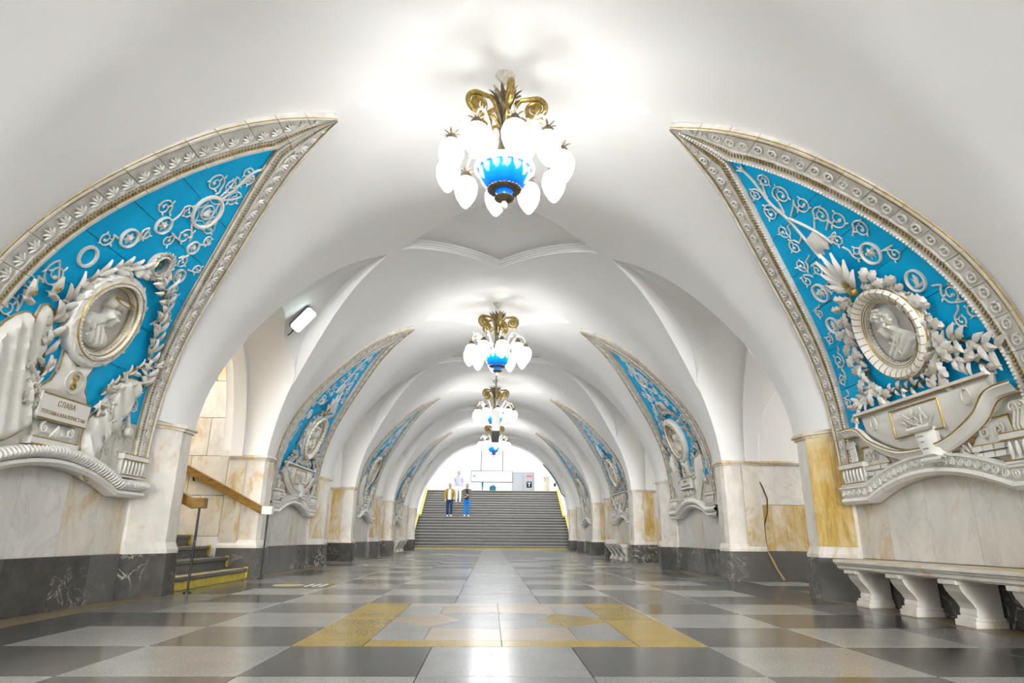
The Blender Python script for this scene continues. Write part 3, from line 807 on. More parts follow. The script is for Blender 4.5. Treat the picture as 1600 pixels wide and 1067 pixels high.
def ledge_v(s):
    a = abs(s)
    if a > .92: return -.42
    return -.235 - .185*(a/.92)**2
def ledge(par, des, rn, near):
    N = 9; edges = [-1.40, -.92] + [-.92+1.84*i/7 for i in range(1, 7)] + [.92, 1.40]
    for i in range(len(edges)-1):
        a, b = edges[i]+.002, edges[i+1]-.002; n = 8 if near else 5
        m = MB(); pr = [(-.03, -.05), (-.03, .06), (.0, .085), (.03, .075), (.035, .05)]
        if des == 'A': pr += [(.045, .06), (.06, .10), (.085, .118), (.11, .105), (.13, .07), (.14, .02)]
        else: pr += [(.04, .055), (.05, .06), (.125, .08), (.13, .095), (.15, .095), (.155, .02)]
        m.grid([[(s, ledge_v(s)+dv, h) for dv, h in pr] for s in [lerp(a, b, k/n) for k in range(n+1)]])
        blk = pt(m, 'ledge_block', MAJ, par, 40)
        o = MB(); c = max(3, int((b-a)/(.042 if des == 'A' else .085)))
        for k in range(c):
            s = lerp(a, b, (k+.5)/c); v = ledge_v(s)
            if des == 'A':
                o.grid([[(s+dx*.017+t*.018, v+.038+t*.10, .055+.07*sin(pi*(.12+.76*t))+hh*.012) for dx, hh in ((-1, -.6), (-.5, .6), (0, 1), (.5, .6), (1, -.6))] for t in (0, .2, .4, .6, .8, 1)])
            else:
                ring(o, (s, v+.085), [(.036, .06), (.032, .082), (.026, .084), (.021, .066)], 10, 1, 1.0)
                leaf2(o, (s, v+.06), pi/2, .045, .022, .068, lift=.008)
        pt(o, 'gadroon' if des == 'A' else 'palmette', MAJ, blk, 60)
def capital(par, sg, des):
    m = MB(); c = sg*1.13
    def bx(s0, s1, v0, v1, h): patch(m, lambda v: s0, lambda v: s1, v0, v1, 2, 2, h, h+.0)
    bx(c-.23, c+.23, -.265, -.235, .085); bx(c-.19, c+.19, -.235, -.09, .06); bx(c-.23, c+.23, -.09, -.04, .09)
    for k in range(6):
        s = c-.16+k*.064
        leaf2(m, (s, -.225), pi/2, .12, .05, .062, lift=.015)
    pt(m, 'capital', MAJ, par, 40)
    g = MB()
    for v in (-.09, -.24, -.04): htube(g, [(c-.23, v), (c+.23, v)], .005, .088)
    pt(g, 'gilt_line', GOLD, par, 60)

def medallion(par, c, R, des, near):
    n = 44 if near else 26
    f = MB()
    if des == 'A': pr = [(R, -.0), (R*.985, .07), (R*.95, .095), (R*.86, .10), (R*.80, .115), (R*.765, .115), (R*.75, .09)]
    else: pr = [(R, 0), (R*.99, .09), (R*.93, .125), (R*.84, .115), (R*.76, .08), (R*.72, .075)]
    ring(f, c, pr, n); md = pt(f, 'medallion_frame', MAJ, par, 40)
    r2 = pr[-1][0]/R
    f = MB(); ring(f, c, [(R*r2, pr[-1][1]), (R*(r2-.05), .07), (R*.665, .03), (R*.64, .03)], n); pt(f, 'inner_cove', MAJ2, md, 50)
    for q, h_ in ((.735, .088), (.665, .034), (.83, .112)) if des == 'A' else ((.745, .08), (.70, .075), (.99, .085)):
        f = MB(); ring(f, c, [(R*(q+.012), h_-.01), (R*q, h_+.006), (R*(q-.012), h_-.01)], n); pt(f, 'gilt_ring', GOLD, md, 50)
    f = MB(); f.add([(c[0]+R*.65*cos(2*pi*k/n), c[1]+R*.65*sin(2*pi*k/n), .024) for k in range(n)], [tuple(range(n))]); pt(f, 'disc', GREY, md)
    o = MB()
    if des == 'A':
        for k in range(22):
            a = 2*pi*k/22; rr = R*.905; leaf2(o, (c[0]+rr*cos(a), c[1]+rr*sin(a)), a+pi/2+.4*(1 if k % 2 else -1), .07, .022, .096, lift=.005)
        k0 = 26
        for k in range(k0):
            a = -1.9+2.9*k/k0; htube(o, [(c[0]+R*q*cos(a), c[1]+R*q*sin(a)) for q in (.67, .705)], .012, .055)
        for k in range(60):
            a = 2*pi*k/60; bead(o, c[0]+R*.775*cos(a), c[1]+R*.775*sin(a), .115, .009)
        pt(o, 'frame_foliage', MAJ2, md, 50)
    else:
        for k in range(34):
            a = 2*pi*k/34; htube(o, [(c[0]+R*q*cos(a), c[1]+R*q*sin(a)) for q in (.77, .84, .93, .975)], .005, [.082, .114, .124, .1])
        pt(o, 'radial_groove', GOLD, md, 50); o = MB()
        for k in range(48):
            a = 2*pi*k/48; bead(o, c[0]+R*.665*cos(a), c[1]+R*.665*sin(a), .04, .0125)
        pt(o, 'beading', MAJ, md, 50)
    # portrait in profile
    S = R*.62; st = S*(.05 if near else .13)
    def tr(p): return [(c[0]+x*S, c[1]+y*S) for x, y in p]
    if des == 'A':   # head in a round cap, facing right
        bust = [(-.86, -.36), (-.72, -.02), (-.45, .06), (-.28, .10), (-.26, .22), (-.3, .36), (-.18, .5), (.1, .52), (.34, .44), (.40, .34), (.43, .26), (.52, .12), (.44, .07), (.47, .0), (.42, -.04), (.44, -.10), (.36, -.20), (.2, -.2), (.18, -.30), (.42, -.5), (.5, -.78), (.2, -.93), (-.2, -.93), (-.6, -.74)]
        cap = [(-.38, .36), (-.42, .55), (-.3, .78), (0, .86), (.36, .84), (.62, .72), (.56, .6), (.42, .42), (.2, .40), (-.1, .34)]
        def ft(x, y):
            x, y = (x-c[0])/S, (y-c[1])/S
            return S*(gau(x, y, .29, .26, .06, -.06)+gau(x, y, .32, .34, .08, .04)+gau(x, y, .44, .13, .07, .07)+gau(x, y, -.02, .16, .1, .09)+gau(x, y, .25, .08, .14, .05)+gau(x, y, .36, -.02, .05, -.04)-.05*(abs(x+.1-.9*(y+.1)) < .06 and y < -.15)
                      + (.03*sin(26*(x+y*.5)) if y < -.3 else 0)+gau(x, y, .05, -.12, .12, -.07))
    else:            # curly head, facing left
        bust = [(.9, -.55), (.7, -.2), (.4, -.02), (.34, .1), (.42, .3), (.40, .58), (.22, .80), (-.06, .86), (-.30, .76), (-.40, .58), (-.38, .44), (-.44, .34), (-.54, .18), (-.45, .13), (-.48, .05), (-.43, .02), (-.45, -.05), (-.36, -.16), (-.2, -.16), (-.22, -.3), (-.5, -.52), (-.55, -.76), (-.2, -.95), (.3, -.92), (.68, -.8)]
        cap = None
        def ft(x, y):
            x, y = (x-c[0])/S, (y-c[1])/S
            hair = clamp(((x+.16)*1.0+(y-.5)*.9+.1)*6)*(y > .02)
            return S*(hair*(.07+.045*sin(19*x+3*sin(9*y))*sin(17*y))+gau(x, y, -.29, .32, .06, -.06)+gau(x, y, -.33, .42, .08, .045)+gau(x, y, -.45, .18, .07, .07)+gau(x, y, .05, .2, .08, .05)+gau(x, y, -.25, .1, .13, .05)+gau(x, y, -.38, .03, .04, -.04)
                      + (.035*sin(22*(x*.6-y)) if y < -.22 else 0)+gau(x, y, .0, -.1, .13, -.06))
    m = MB(); pillow(m, smooth_poly(tr(bust), 3 if near else 1), .026, .06, st, .55, lambda x, y: 1.7*ft(x, y)); pt(m, 'portrait_bust', MAJ, md, 60)
    if not cap:
        m = MB()
        for i in range(46 if near else 16):
            a = rad(-35+200*((i*.618) % 1)); q = .15+.24*((i*.37) % 1)
            bead(m, c[0]+S*(.07+q*1.12*cos(a)), c[1]+S*(.44+q*sin(a)*1.05), .105, S*.075)
        pt(m, 'portrait_curls', MAJ2, md, 60, kind='stuff')
        m = MB(); htube(m, [(c[0]+S*x, c[1]+S*y) for x, y in ((-.2, -.3), (-.05, -.42), (.1, -.5), (.06, -.66), (.16, -.8))], .012, .085); htube(m, [(c[0]+S*x, c[1]+S*y) for x, y in ((.34, -.08), (.2, -.34), (.12, -.5))], .012, .085); pt(m, 'coat_lapel', MAJ2, md, 60)
    if cap:
        m = MB(); pillow(m, smooth_poly(tr(cap), 2), .045, .065, st, .6, lambda x, y: S*.04*sin(24*(x-c[0])/S)*clamp((.56-(y-c[1])/S)*5)); 
        p = pt(m, 'portrait_cap', MAJ2, md, 60)
        m = MB(); ring(m, (c[0]+.1*S, c[1]+.74*S), [(.5*S, .09), (.48*S, .118), (.44*S, .118), (.40*S, .10)], 20, 1., .22); pt(m, 'cap_brim', GOLD, md, 60)
    return md

def branch(par, path, L, Wd, n, rn, near, name='laurel_branch', stem=.012, berry=True, oak=False):
    p = catm(path, 8); m = MB(); htube(m, p, stem, .03); b = pt(m, name, BRLF, par, 60)
    j = MB()
    for i in range(n):
        t = (i+.5)/n*(len(p)-1); k = min(int(t), len(p)-2); q = (lerp(p[k][0], p[k+1][0], t-k), lerp(p[k][1], p[k+1][1], t-k))
        a = math.atan2(p[k+1][1]-p[k][1], p[k+1][0]-p[k][0]); sd = 1 if i % 2 else -1
        for e in (.75, .15) if i % 3 == 0 else (.8,):
            one = MB(); ln = L*rn.uniform(.8, 1.2); an = a+sd*e*rn.uniform(.7, 1.3)
            if oak: leaf2(one, q, an, ln*1.25, ln*.75, .02+rn.uniform(0, .035), lift=.045, prof=LOBED)
            else: leaf2(one, q, an, ln, Wd*rn.uniform(.85, 1.15), .022+rn.uniform(0, .03), lift=.04)
            if near: pt(one, 'leaf', (MAJ, MAJ2, MAJ3)[rn.choice((0, 0, 1, 1, 2))], b, 50)
            else: j.merge(one)
        if berry and i % 4 == 1:
            for u in range(3): bead(j, q[0]-sd*.03*sin(a)+u*.016, q[1]+sd*.03*cos(a), .05, .014)
    if j.f: pt(j, 'foliage', MAJ3, b, 50, kind='stuff')
    return b
def vine(par, c, R, a0, turns, tail=None, near=True, rr=.0095):
    """a scroll of vine: spiral about c, optional tail that joins it to the stem, buds"""
    R *= 1.28; rr *= .8; sp = spiral(c, R, R*.22, a0, turns, 24 if near else 12); m = MB()
    pts = sp if not tail else catm([tail, (lerp(tail[0], sp[0][0], .55)+.02, lerp(tail[1], sp[0][1], .55)), sp[0]], 5)[:-1]+sp
    htube(m, pts, [lerp(rr*1.15, rr*.7, i/len(pts)) for i in range(len(pts))], .012)
    for k in (3, 8, 13, 18):
        if k < len(sp)-1:
            a = a0+turns*2*pi*k/(len(sp)-1); leaf2(m, sp[k], a+.5*turns, R*.42, R*.2, .012, lift=.01)
    bead(m, sp[-1][0], sp[-1][1], .016, R*.17)
    return pt(m, 'vine_scroll', MAJ, par, 60)
def roundel(par, c, R, kind, near):
    m = MB(); ring(m, c, [(R, 0), (R*.97, .026), (R*.86, .03), (R*.80, .02), (R*.76, .0)], 26 if near else 16); ro = pt(m, 'roundel', MAJ, par, 50)
    m = MB()
    if kind == 'star':
        q = [(c[0]+R*(.6 if k % 2 else .34)*cos(pi*k/6+.2), c[1]+R*(.6 if k % 2 else .34)*sin(pi*k/6+.2)) for k in range(12)]; pillow(m, q, .01, .02, R*.3, .5); bead(m, c[0], c[1], .03, R*.16); nm = 'star'
    elif kind == 'web':
        for k in range(6):
            a = pi*k/3+.3; b = a+pi/3; A = (c[0]+R*.78*cos(a), c[1]+R*.78*sin(a)); B = (c[0]+R*.78*cos(b), c[1]+R*.78*sin(b)); mid = (c[0]+R*.38*cos((a+b)/2), c[1]+R*.38*sin((a+b)/2))
            htube(m, arcp(A, mid, B, 6), R*.028, .01)
        ring(m, c, [(R*.44, .0), (R*.42, .022), (R*.37, .022), (R*.35, .0)], 20)
        pillow(m, smooth_poly([(c[0]+x*R, c[1]+y*R) for x, y in ((-.2, -.25), (.0, -.3), (.2, -.2), (.25, .02), (.12, .0), (.2, .28), (.02, .12), (-.05, .25), (-.16, .05))], 2), .01, .03, R*.12, .5); nm = 'emblem'
    elif kind == 'ship':
        pillow(m, smooth_poly([(c[0]+x*R, c[1]+y*R) for x, y in ((-.55, -.3), (-.35, -.55), (.3, -.55), (.55, -.25), (.1, -.32), (.35, .1), (.05, .6), (-.05, .1), (-.35, .35), (-.2, -.28))], 2), .005, .022, R*.14, .5); nm = 'ship_figure'
    else:
        pillow(m, smooth_poly([(c[0]+x*R, c[1]+y*R) for x, y in ((-.6, .05), (-.45, .3), (-.2, .18), (.0, .5), (.2, .25), (.5, .35), (.6, .1), (.35, .0), (.55, -.4), (.3, -.15), (.1, -.5), (.0, -.1), (-.3, -.45), (-.3, -.1))], 2), .005, .024, R*.14, .5); nm = 'bird_figure'
    pt(m, nm, MAJ, ro, 60); return ro
def tiles(par, rn, vb0=.27):
    vr = [vb0, .72, 1.14, 1.56, 1.98, 2.42, VB-.015]
    for j in range(len(vr)-1):
        v0, v1 = vr[j]+.003, vr[j+1]-.003
        cuts = [-1] + ([rn.uniform(-.5, -.2), rn.uniform(.2, .5)] if j < 3 else [rn.uniform(-.3, .3)] if j < 5 else []) + [1]
        for a, b in zip(cuts[:-1], cuts[1:]):
            m = MB(); k = 5 if j < 5 else 8
            patch(m, lambda v: a*WB(v)+.002, lambda v: b*WB(v)-.002, v0, v1, 3, k, .006+rn.uniform(-.001, .0015), .02); pt(m, 'tile', BLUE, par)

def relief(side, k, des, label, near):
    par = thing('relief_panel', label, 'relief', (side*X0, PC[k], Z0), 0 if side > 0 else pi, 'majolica reliefs on the piers'); rn = random.Random(k*7+side)
    m = MB(); m.grid([[(W(v)*(i/8-1), v if v > 0 else lerp(ledge_v(1.42*(i/8-1))+.03, 0, 1+v/.44), -.03) for i in range(17)] for v in [-.44, -.22, 0]+[lerp(0, VT, j/32) for j in range(1, 33)]]); pt(m, 'backing', MAJ2, par)
    tiles(par, rn); border(par, des, rn, near); ledge(par, des, rn, near); capital(par, -1, des); capital(par, 1, des)
    # white lower field, slab by slab
    for a, b in ((-1.16, -.62), (-.62, 0), (0, .62), (.62, 1.16)):
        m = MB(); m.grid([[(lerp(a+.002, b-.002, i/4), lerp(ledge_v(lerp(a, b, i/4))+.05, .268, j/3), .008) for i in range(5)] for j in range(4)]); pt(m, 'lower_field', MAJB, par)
    if des == 'A':
        medallion(par, (-.05, 1.03), .445, 'A', near)
        branch(par, [(-.42, .42), (-.56, .75), (-.55, 1.05), (-.42, 1.32), (-.22, 1.5), (-.02, 1.58)], .16, .07, 26 if near else 14, rn, near)
        branch(par, [(.98, .62), (.86, .9), (.74, 1.15), (.60, 1.38), (.40, 1.56), (.26, 1.62)], .15, .065, 26 if near else 14, rn, near)
        branch(par, [(.40, .46), (.60, .66), (.80, .80), (1.0, .86)], .12, .04, 10, rn, near)
        m = MB(); ring(m, (.12, 1.70), [(.13, .0), (.125, .05), (.10, .06), (.085, .0)], 24); wr = pt(m, 'wreath', MAJ2, par, 60); j = MB()
        for i in range(20):
            a = 2*pi*i/20
            for dd in (-.5, .55): leaf2(j, (.12+.115*cos(a), 1.70+.115*sin(a)), a+pi/2+dd, .075, .034, .045, lift=.02)
        pt(j, 'wreath_leaves', MAJ2, wr, 60)
        m = MB(); q = [(.12+(.062 if i % 2 == 0 else .025)*cos(pi/2+pi*i/5), 1.70+(.062 if i % 2 == 0 else .025)*sin(pi/2+pi*i/5)) for i in range(10)]
        m.add([(x, y, .012) for x, y in q]+[(.12, 1.70, .05)], [(i, (i+1) % 10, 10) for i in range(10)]); pt(m, 'star', GOLD, wr)
        roundel(par, (.10, 2.38), .195, 'web', near)
        for c, r in (((-.2, 2.0), .095), ((-.40, 1.72), .098), ((.33, 2.04), .078), ((.48, 1.74), .085)): roundel(par, c, r, 'star', near)
        m = MB(); ring(m, (-.62, 1.40), [(.1, 0), (.097, .024), (.075, .024), (.07, 0)], 24); pt(m, 'ring_ornament', MAJ, par, 60)
        V = [((-.13, 2.62), .085, 0, 1.6, (-.02, 2.55)), ((.05, 2.73), .08, 2, -1.6, (.06, 2.57)), ((.22, 2.66), .075, 1, 1.5, (.12, 2.57)), ((.06, 2.93), .06, -1, 1.5, (.1, 2.72)), ((.16, 2.90), .05, 2, -1.4, (.12, 2.8)),
             ((-.36, 2.12), .07, 0, 1.5, (-.24, 2.1)), ((-.1, 2.24), .06, 3, -1.4, (-.16, 2.09)), ((.3, 2.3), .07, 2.5, 1.5, (.24, 2.25)), ((.42, 2.2), .05, 0, -1.5, (.36, 2.1)), ((.12, 2.06), .075, 0, 1.4, (.05, 2.2)), ((-.02, 1.93), .06, 2, -1.3, (.1, 2.0)),
             ((-.6, 1.6), .06, 1, -1.4, (-.5, 1.66)), ((-.28, 1.84), .05, 2, 1.3, (-.3, 1.74)), ((.62, 1.9), .05, 0, 1.4, (.5, 1.84)), ((.36, 1.86), .06, 3, -1.4, (.36, 1.97)), ((.64, 1.55), .06, 2, 1.5, (.55, 1.66)), ((.72, 1.3), .09, 1.5, -1.3, (.6, 1.2)), ((.85, 1.02), .06, 1, 1.4, (.76, 1.1)), ((.97, .6), .05, 1, 1.4, (.92, .7)), ((.98, .42), .04, 1, -1.4, (.95, .5)),
             ((-.78, 1.15), .09, 2, 1.5, (-.68, 1.02)), ((-.95, 1.02), .055, 1, -1.4, (-.84, 1.05)), ((-1.0, .78), .07, 0, 1.5, (-.95, .95)), ((-1.02, .52), .055, 1, -1.4, (-1.0, .66))]
        for c, r, a, t, tl_ in V: vine(par, c, r, a, t, tl_, near)
        m = MB(); htube(m, catm([(.1, 2.57), (.12, 2.75), (.1, 2.95), (.15, 3.08)], 5), .012, .012)
        for a in (1.1, 1.6, 2.1): leaf2(m, (.15, 3.05), a, .09, .03, .014, lift=.01)
        pt(m, 'vine_stem', MAJ, par, 60)
        # cartouche, plaque with its lettering, pedestal
        m = MB(); q = [(-.44, .30), (-.31, .40), (-.27, .52), (-.30, .66), (-.08, .58), (.13, .66), (.10, .52), (.14, .40), (.24, .30)]
        pillow(m, smooth_poly(q, 3)[:-3] if False else q, .02, .05, .07, .5); ct = pt(m, 'cartouche', MAJ, par, 40); gilt(ct, q, .035)
        m = MB(); ring(m, (-.085, .44), [(.125, .06), (.12, .082), (.105, .082), (.10, .066)], 28, 1., .86); pt(m, 'oval_frame', MAJ2, ct, 60)
        m = MB(); htube(m, [(-.085+.03*sin(2*a), .44+.06*cos(a)) for a in [2*pi*i/24 for i in range(25)]], .008, .075); htube(m, [(-.115, .395), (-.085, .425), (-.055, .395)], .008, .075); pt(m, 'ribbon_bow', GOLD, ct, 60)
        m = MB(); patch(m, lambda v: -.43, lambda v: .20, .085, .285, 6, 3, .10, .1); pq = pt(m, 'plaque', MAJ, par, 30)
        pt(text_mesh('СЛАВА', .066, -.115, .205, .099), 'lettering', GOLD2, pq); pt(text_mesh('ГЕРОЯМ-КАВАЛЕРИСТАМ', .044, -.115, .125, .099), 'lettering', GOLD2, pq)
        m = MB(); htube(m, [(-.43, .285), (.20, .285)], .007, .1); htube(m, [(-.43, .088), (.20, .088)], .007, .1); pt(m, 'gilt_line', GOLD, pq)
        m = MB(); q = [(-.39, .075), (.17, .075), (.12, .0), (.12, -.06), (-.34, -.06), (-.34, .0)]; pillow(m, q[::-1], .02, .05, .08, .4)
        patch(m, lambda v: -.40, lambda v: .18, -.12, -.06, 4, 1, .085, .08)
        for c, t in (((-.27, .02), 1.4), ((.06, .02), -1.4)): htube(m, spiral(c, .045, .008, 1.5, t, 16), .011, .07)
        for i in range(5): leaf2(m, (-.18+i*.035, -.04), pi/2+(i-2)*.3, .1, .03, .065, lift=.015)
        pd = pt(m, 'pedestal', MAJ, par, 40)
        m = MB(); htube(m, [(-.40, -.12), (.18, -.12)], .011, .085); htube(m, [(-.40, -.06), (.18, -.06)], .005, .085); pt(m, 'gilt_line', GOLD, pd)
        # banners: folded cloth hung from poles, with spear heads
        def cloth(poly, ang, fr, amp_, d=.05): 
            m = MB(); pillow(m, smooth_poly(poly, 3), .015, d, .045 if near else .09, .5, lambda x, y: amp_*(.5+.5*sin(fr*(x*cos(ang)+y*sin(ang))+2.2*sin(3*(x+y)))))
            bn = pt(m, 'banner', MAJ, par, 60); gilt(bn, smooth_poly(poly, 3), .03); return bn
        cloth([(-1.03, .58), (-.86, .80), (-.72, .76), (-.66, .55), (-.56, .36), (-.42, .16), (-.40, .02), (-.56, -.10), (-.74, -.16), (-.90, -.06), (-1.02, .2)], .25, 48, .04)
        cloth([(-.74, .90), (-.58, .88), (-.50, .62), (-.52, .42), (-.62, .40), (-.70, .6)], .1, 40, .02, .04)
        cloth([(.42, .30), (.60, .62), (.92, .66), (.90, .44), (.80, .24), (.62, .02), (.46, -.18), (.34, -.16), (.28, .02), (.32, .2)], .6, 46, .035)
        cloth([(.30, .05), (.36, .0), (.44, -.2), (.50, -.34), (.42, -.30), (.34, -.16)], .9, 50, .02, .03)
        for (s, v), a in (((-.93, .88), 1.95), ((-.74, .99), 1.75)):
            m = MB(); leaf2(m, (s, v), a, .17, .10, .05, lift=.03); htube(m, [(s-.06, v-.01), (s, v+.012), (s+.06, v-.005)], .025, .05); pt(m, 'spear_head', MAJ2, par, 50)
            m = MB(); htube(m, spiral((s-.02, v+.055), .022, .006, 0, 1.5, 12), .006, .095); pt(m, 'gilt_line', GOLD, par)
        m = MB(); htube(m, [(.30, .28), (.62, .56), (.98, .70)], .02, .06); htube(m, [(.55, .70), (.84, .34), (.92, .20)], .02, .055); ring(m, (.93, .17), [(.001, .1), (.04, .09), (.05, .04)], 10); pt(m, 'banner_pole', MAJ2, par, 50)
        for s, v, a in ((-.56, .40, -.5), (-.50, .31, -.5), (.44, .33, .0), (.46, .26, .0)):
            m = MB(); d = (cos(a), sin(a)); htube(m, [(s-.11*d[0], v-.11*d[1]), (s, v), (s+.10*d[0], v+.10*d[1])], [.032, .028, .022], .06)
            for q in (-.1, .02, .09): htube(m, [(s+q*d[0]-.035*d[1], v+q*d[1]+.035*d[0]), (s+q*d[0]+.035*d[1], v+q*d[1]-.035*d[0])], .012, .075)
            g = pt(m, 'cannon_barrel', MAJ2, par, 50)
        j = MB()
        for _ in range(34 if near else 16):
            s, v = rn.choice(((-.52, .22), (-.46, .5), (.42, .42), (.5, .18), (-.4, .12)))
            leaf2(j, (s+rn.uniform(-.09, .09), v+rn.uniform(-.09, .09)), rn.uniform(0, 6.28), .09, .035, .07, lift=.02)
        pt(j, 'trophy_foliage', MAJ3, par, 50, kind='stuff')
        for sg in (-1, 1):
            for a, b in ((.64, .79), (.80, .95), (.96, 1.12)):
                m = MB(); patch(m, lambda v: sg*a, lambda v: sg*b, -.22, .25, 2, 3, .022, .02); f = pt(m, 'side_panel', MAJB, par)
                m = MB(); htube(m, spiral((sg*(a+b)/2, .12), .045, .01, 0, 1.5, 14), .008, .024); htube(m, spiral((sg*(a+b)/2, -.05), .045, .01, 3, -1.5, 14), .008, .024); leaf2(m, (sg*(a+b)/2, .17), pi/2, .06, .03, .024, lift=.01); pt(m, 'scroll_relief', MAJ2, f, 60)
    else:
        medallion(par, (.13, 1.01), .44, 'B', near)
        # fan of feathers above the medallion
        m = MB(); ring(m, (.0, 1.50), [(.001, .10), (.03, .095), (.045, .05)], 12); fan = pt(m, 'fan_boss', GOLD, par, 50)
        for a, L_ in ((-.95, .26), (-.62, .34), (-.3, .42), (.0, .46), (.28, .44), (.56, .36), (.95, .28)):
            m = MB(); leaf2(m, (.0, 1.52), pi/2+a, L_, .105, .04, lift=.05); f = pt(m, 'fan_feather', MAJ, par, 50)
            m = MB(); htube(m, [(.0+.04*cos(pi/2+a), 1.52+.04*sin(pi/2+a)), (L_*.45*cos(pi/2+a), 1.52+L_*.45*sin(pi/2+a))], .005, .085); pt(m, 'gilt_line', GOLD, f)
        st_ = [[(-.12, 1.95), (-.10, 2.2), (-.08, 2.45), (-.1, 2.7), (-.03, 2.95), (-.0, 3.12)], [(.16, 1.98), (.08, 2.2), (-.06, 2.45)]]
        m = MB()
        for p in st_: htube(m, catm(p, 8), .013, .012)
        for a in (1.0, 1.6, 2.2): leaf2(m, (.0, 3.1), a, .09, .03, .012, lift=.01)
        pt(m, 'vine_stem', MAJ, par, 60)
        m = MB(); pillow(m, [(-.1, 2.18), (.07, 2.2), (.12, 2.02), (.06, 1.96), (.0, 2.0), (-.04, 1.95), (-.10, 2.0)][::-1], .006, .025, .05, .4); pt(m, 'drapery_ornament', MAJ, par, 60)
        V = [((-.2, 2.62), .08, 0, 1.6, (-.08, 2.5)), ((.1, 2.66), .085, 2.6, -1.6, (-.06, 2.52)), ((-.16, 2.86), .06, 0, 1.5, (-.07, 2.75)), ((.08, 2.88), .06, 2, -1.5, (-.06, 2.78)), ((-.26, 2.4), .07, 0, -1.5, (-.08, 2.42)), ((.22, 2.45), .08, 2, 1.5, (-.02, 2.45)), ((.3, 2.25), .075, 2, -1.5, (.1, 2.2)), ((-.3, 2.2), .07, 0, 1.5, (-.1, 2.25)),
             ((.42, 2.12), .085, 2, 1.5, (.22, 2.12)), ((-.42, 2.02), .07, 0, -1.5, (-.2, 2.05)), ((.24, 1.98), .06, 1, 1.4, (.16, 2.0)), ((-.28, 1.88), .06, 2, -1.4, (-.18, 1.95)), ((.32, 1.78), .06, 3, 1.3, (.22, 1.9)), ((.55, 1.92), .07, 2, -1.5, (.42, 1.92)), ((-.52, 1.86), .055, 1, 1.3, (-.4, 1.85)), ((.66, 1.58), .06, 1, 1.4, (.56, 1.66)), ((-.30, 1.66), .05, 1, 1.4, (-.24, 1.74)),
             ((.9, 1.08), .075, 2, 1.5, (.78, 1.2)), ((1.0, .9), .055, 1, -1.4, (.9, 1.0)), ((.86, .86), .05, 2, 1.4, (.9, .98)), ((-.86, 1.0), .07, 1, -1.5, (-.76, 1.14)), ((-.95, .8), .05, 0, 1.4, (-.88, .92)), ((-.7, 1.52), .05, 1, 1.4, (-.6, 1.6)), ((-.82, 1.24), .05, 1, -1.4, (-.72, 1.3)), ((-1.0, .58), .05, 1, 1.4, (-.95, .7))]
        for c, r, a, t, tl_ in V: vine(par, c, r, a, t, tl_, near)
        for c, r, kd in (((.44, 1.70), .115, 'bird'), ((.66, 1.30), .105, 'ship'), ((-.48, 1.68), .11, 'bird'), ((-.63, 1.34), .095, 'ship')): roundel(par, c, r, kd, near)
        branch(par, [(.10, 1.5), (.32, 1.44), (.48, 1.26), (.56, 1.02), (.54, .76), (.42, .55)], .15, .09, 22 if near else 12, rn, near, 'oak_branch', oak=near)
        branch(par, [(-.10, 1.48), (-.34, 1.36), (-.46, 1.14), (-.48, .9), (-.50, .66), (-.36, .5)], .13, .07, 20 if near else 11, rn, near, 'oak_branch', oak=near)
        branch(par, [(.56, .70), (.72, .74), (.90, .66), (1.08, .56)], .17, .07, 12, rn, near); branch(par, [(.62, .62), (.8, .56), (.98, .42)], .15, .065, 9, rn, near)
        branch(par, [(-.46, .62), (-.62, .56), (-.78, .5), (-.90, .36)], .14, .06, 12, rn, near)
        branch(par, [(-.40, .46), (-.2, .53), (.02, .50), (.25, .53), (.46, .47)], .1, .05, 16, rn, near, 'garland')
        # parapet block with framed relief, ovals
        bot = arcp((.90, .22), (.0, -.28), (-.80, .22), 14)
        m = MB(); q = [(-.84, .40), (-.80, .22)][::-1]; poly = bot + [(-.84, .40), (.94, .42)]
        pillow(m, poly[::-1], .02, .06, .12, .25); pb = pt(m, 'parapet', MAJ, par, 40)
        m = MB(); patch(m, lambda v: -.86, lambda v: .96, .40, .43, 10, 1, .10, .1); pt(m, 'parapet_coping', MAJ, pb); m = MB(); htube(m, [(-.86+i*.091, .40) for i in range(21)], .006, .098); pt(m, 'gilt_line', GOLD, pb)
        m = MB()
        fr = [(-.30, .10), (.36, .10), (.36, .35), (-.30, .35), (-.30, .10)]
        for a, b in zip(fr[:-1], fr[1:]): htube(m, [a, ((a[0]+b[0])/2, (a[1]+b[1])/2), b], .008, .085)
        fm = pt(m, 'relief_frame', GOLD, pb, 50); m = MB()
        for _ in range(22): 
            a = rn.uniform(.2, 2.9); leaf2(m, (.03+rn.uniform(-.2, .2), .14+rn.uniform(0, .09)), a, .11, .02, .082, lift=.012)
        pt(m, 'battle_relief', MAJ2, pb, 50)
        for c in ((-.58, .29), (.68, .29)):
            m = MB(); ring(m, c, [(.062, .08), (.058, .092), (.05, .092), (.046, .082)], 20, .85, 1.15); pt(m, 'oval_wreath', MAJ2, pb, 50)
        m = MB(); cp = catm([(-1.16, .27), (-.90, .25), (-.70, .10), (-.35, -.04), (.0, -.07), (.35, -.04), (.72, .10), (.92, .25), (1.16, .27)], 6)
        rows = []
        for i, p in enumerate(cp):
            a, b = cp[max(i-1, 0)], cp[min(i+1, len(cp)-1)]; d = Vector((b[0]-a[0], b[1]-a[1])).normalized()
            rows.append([(p[0]-d.y*o, p[1]+d.x*o, h) for o, h in ((.045, .06), (.04, .11), (.02, .12), (.0, .10), (-.035, .085), (-.05, .05), (-.055, .0))])
        m.grid(rows); am = pt(m, 'arched_cornice', MAJ, par, 40)
        m = MB(); htube(m, [(r[1][0], r[1][1]) for r in rows], .007, .112); htube(m, [(r[5][0], r[5][1]) for r in rows], .006, .05); pt(m, 'gilt_line', GOLD, am)
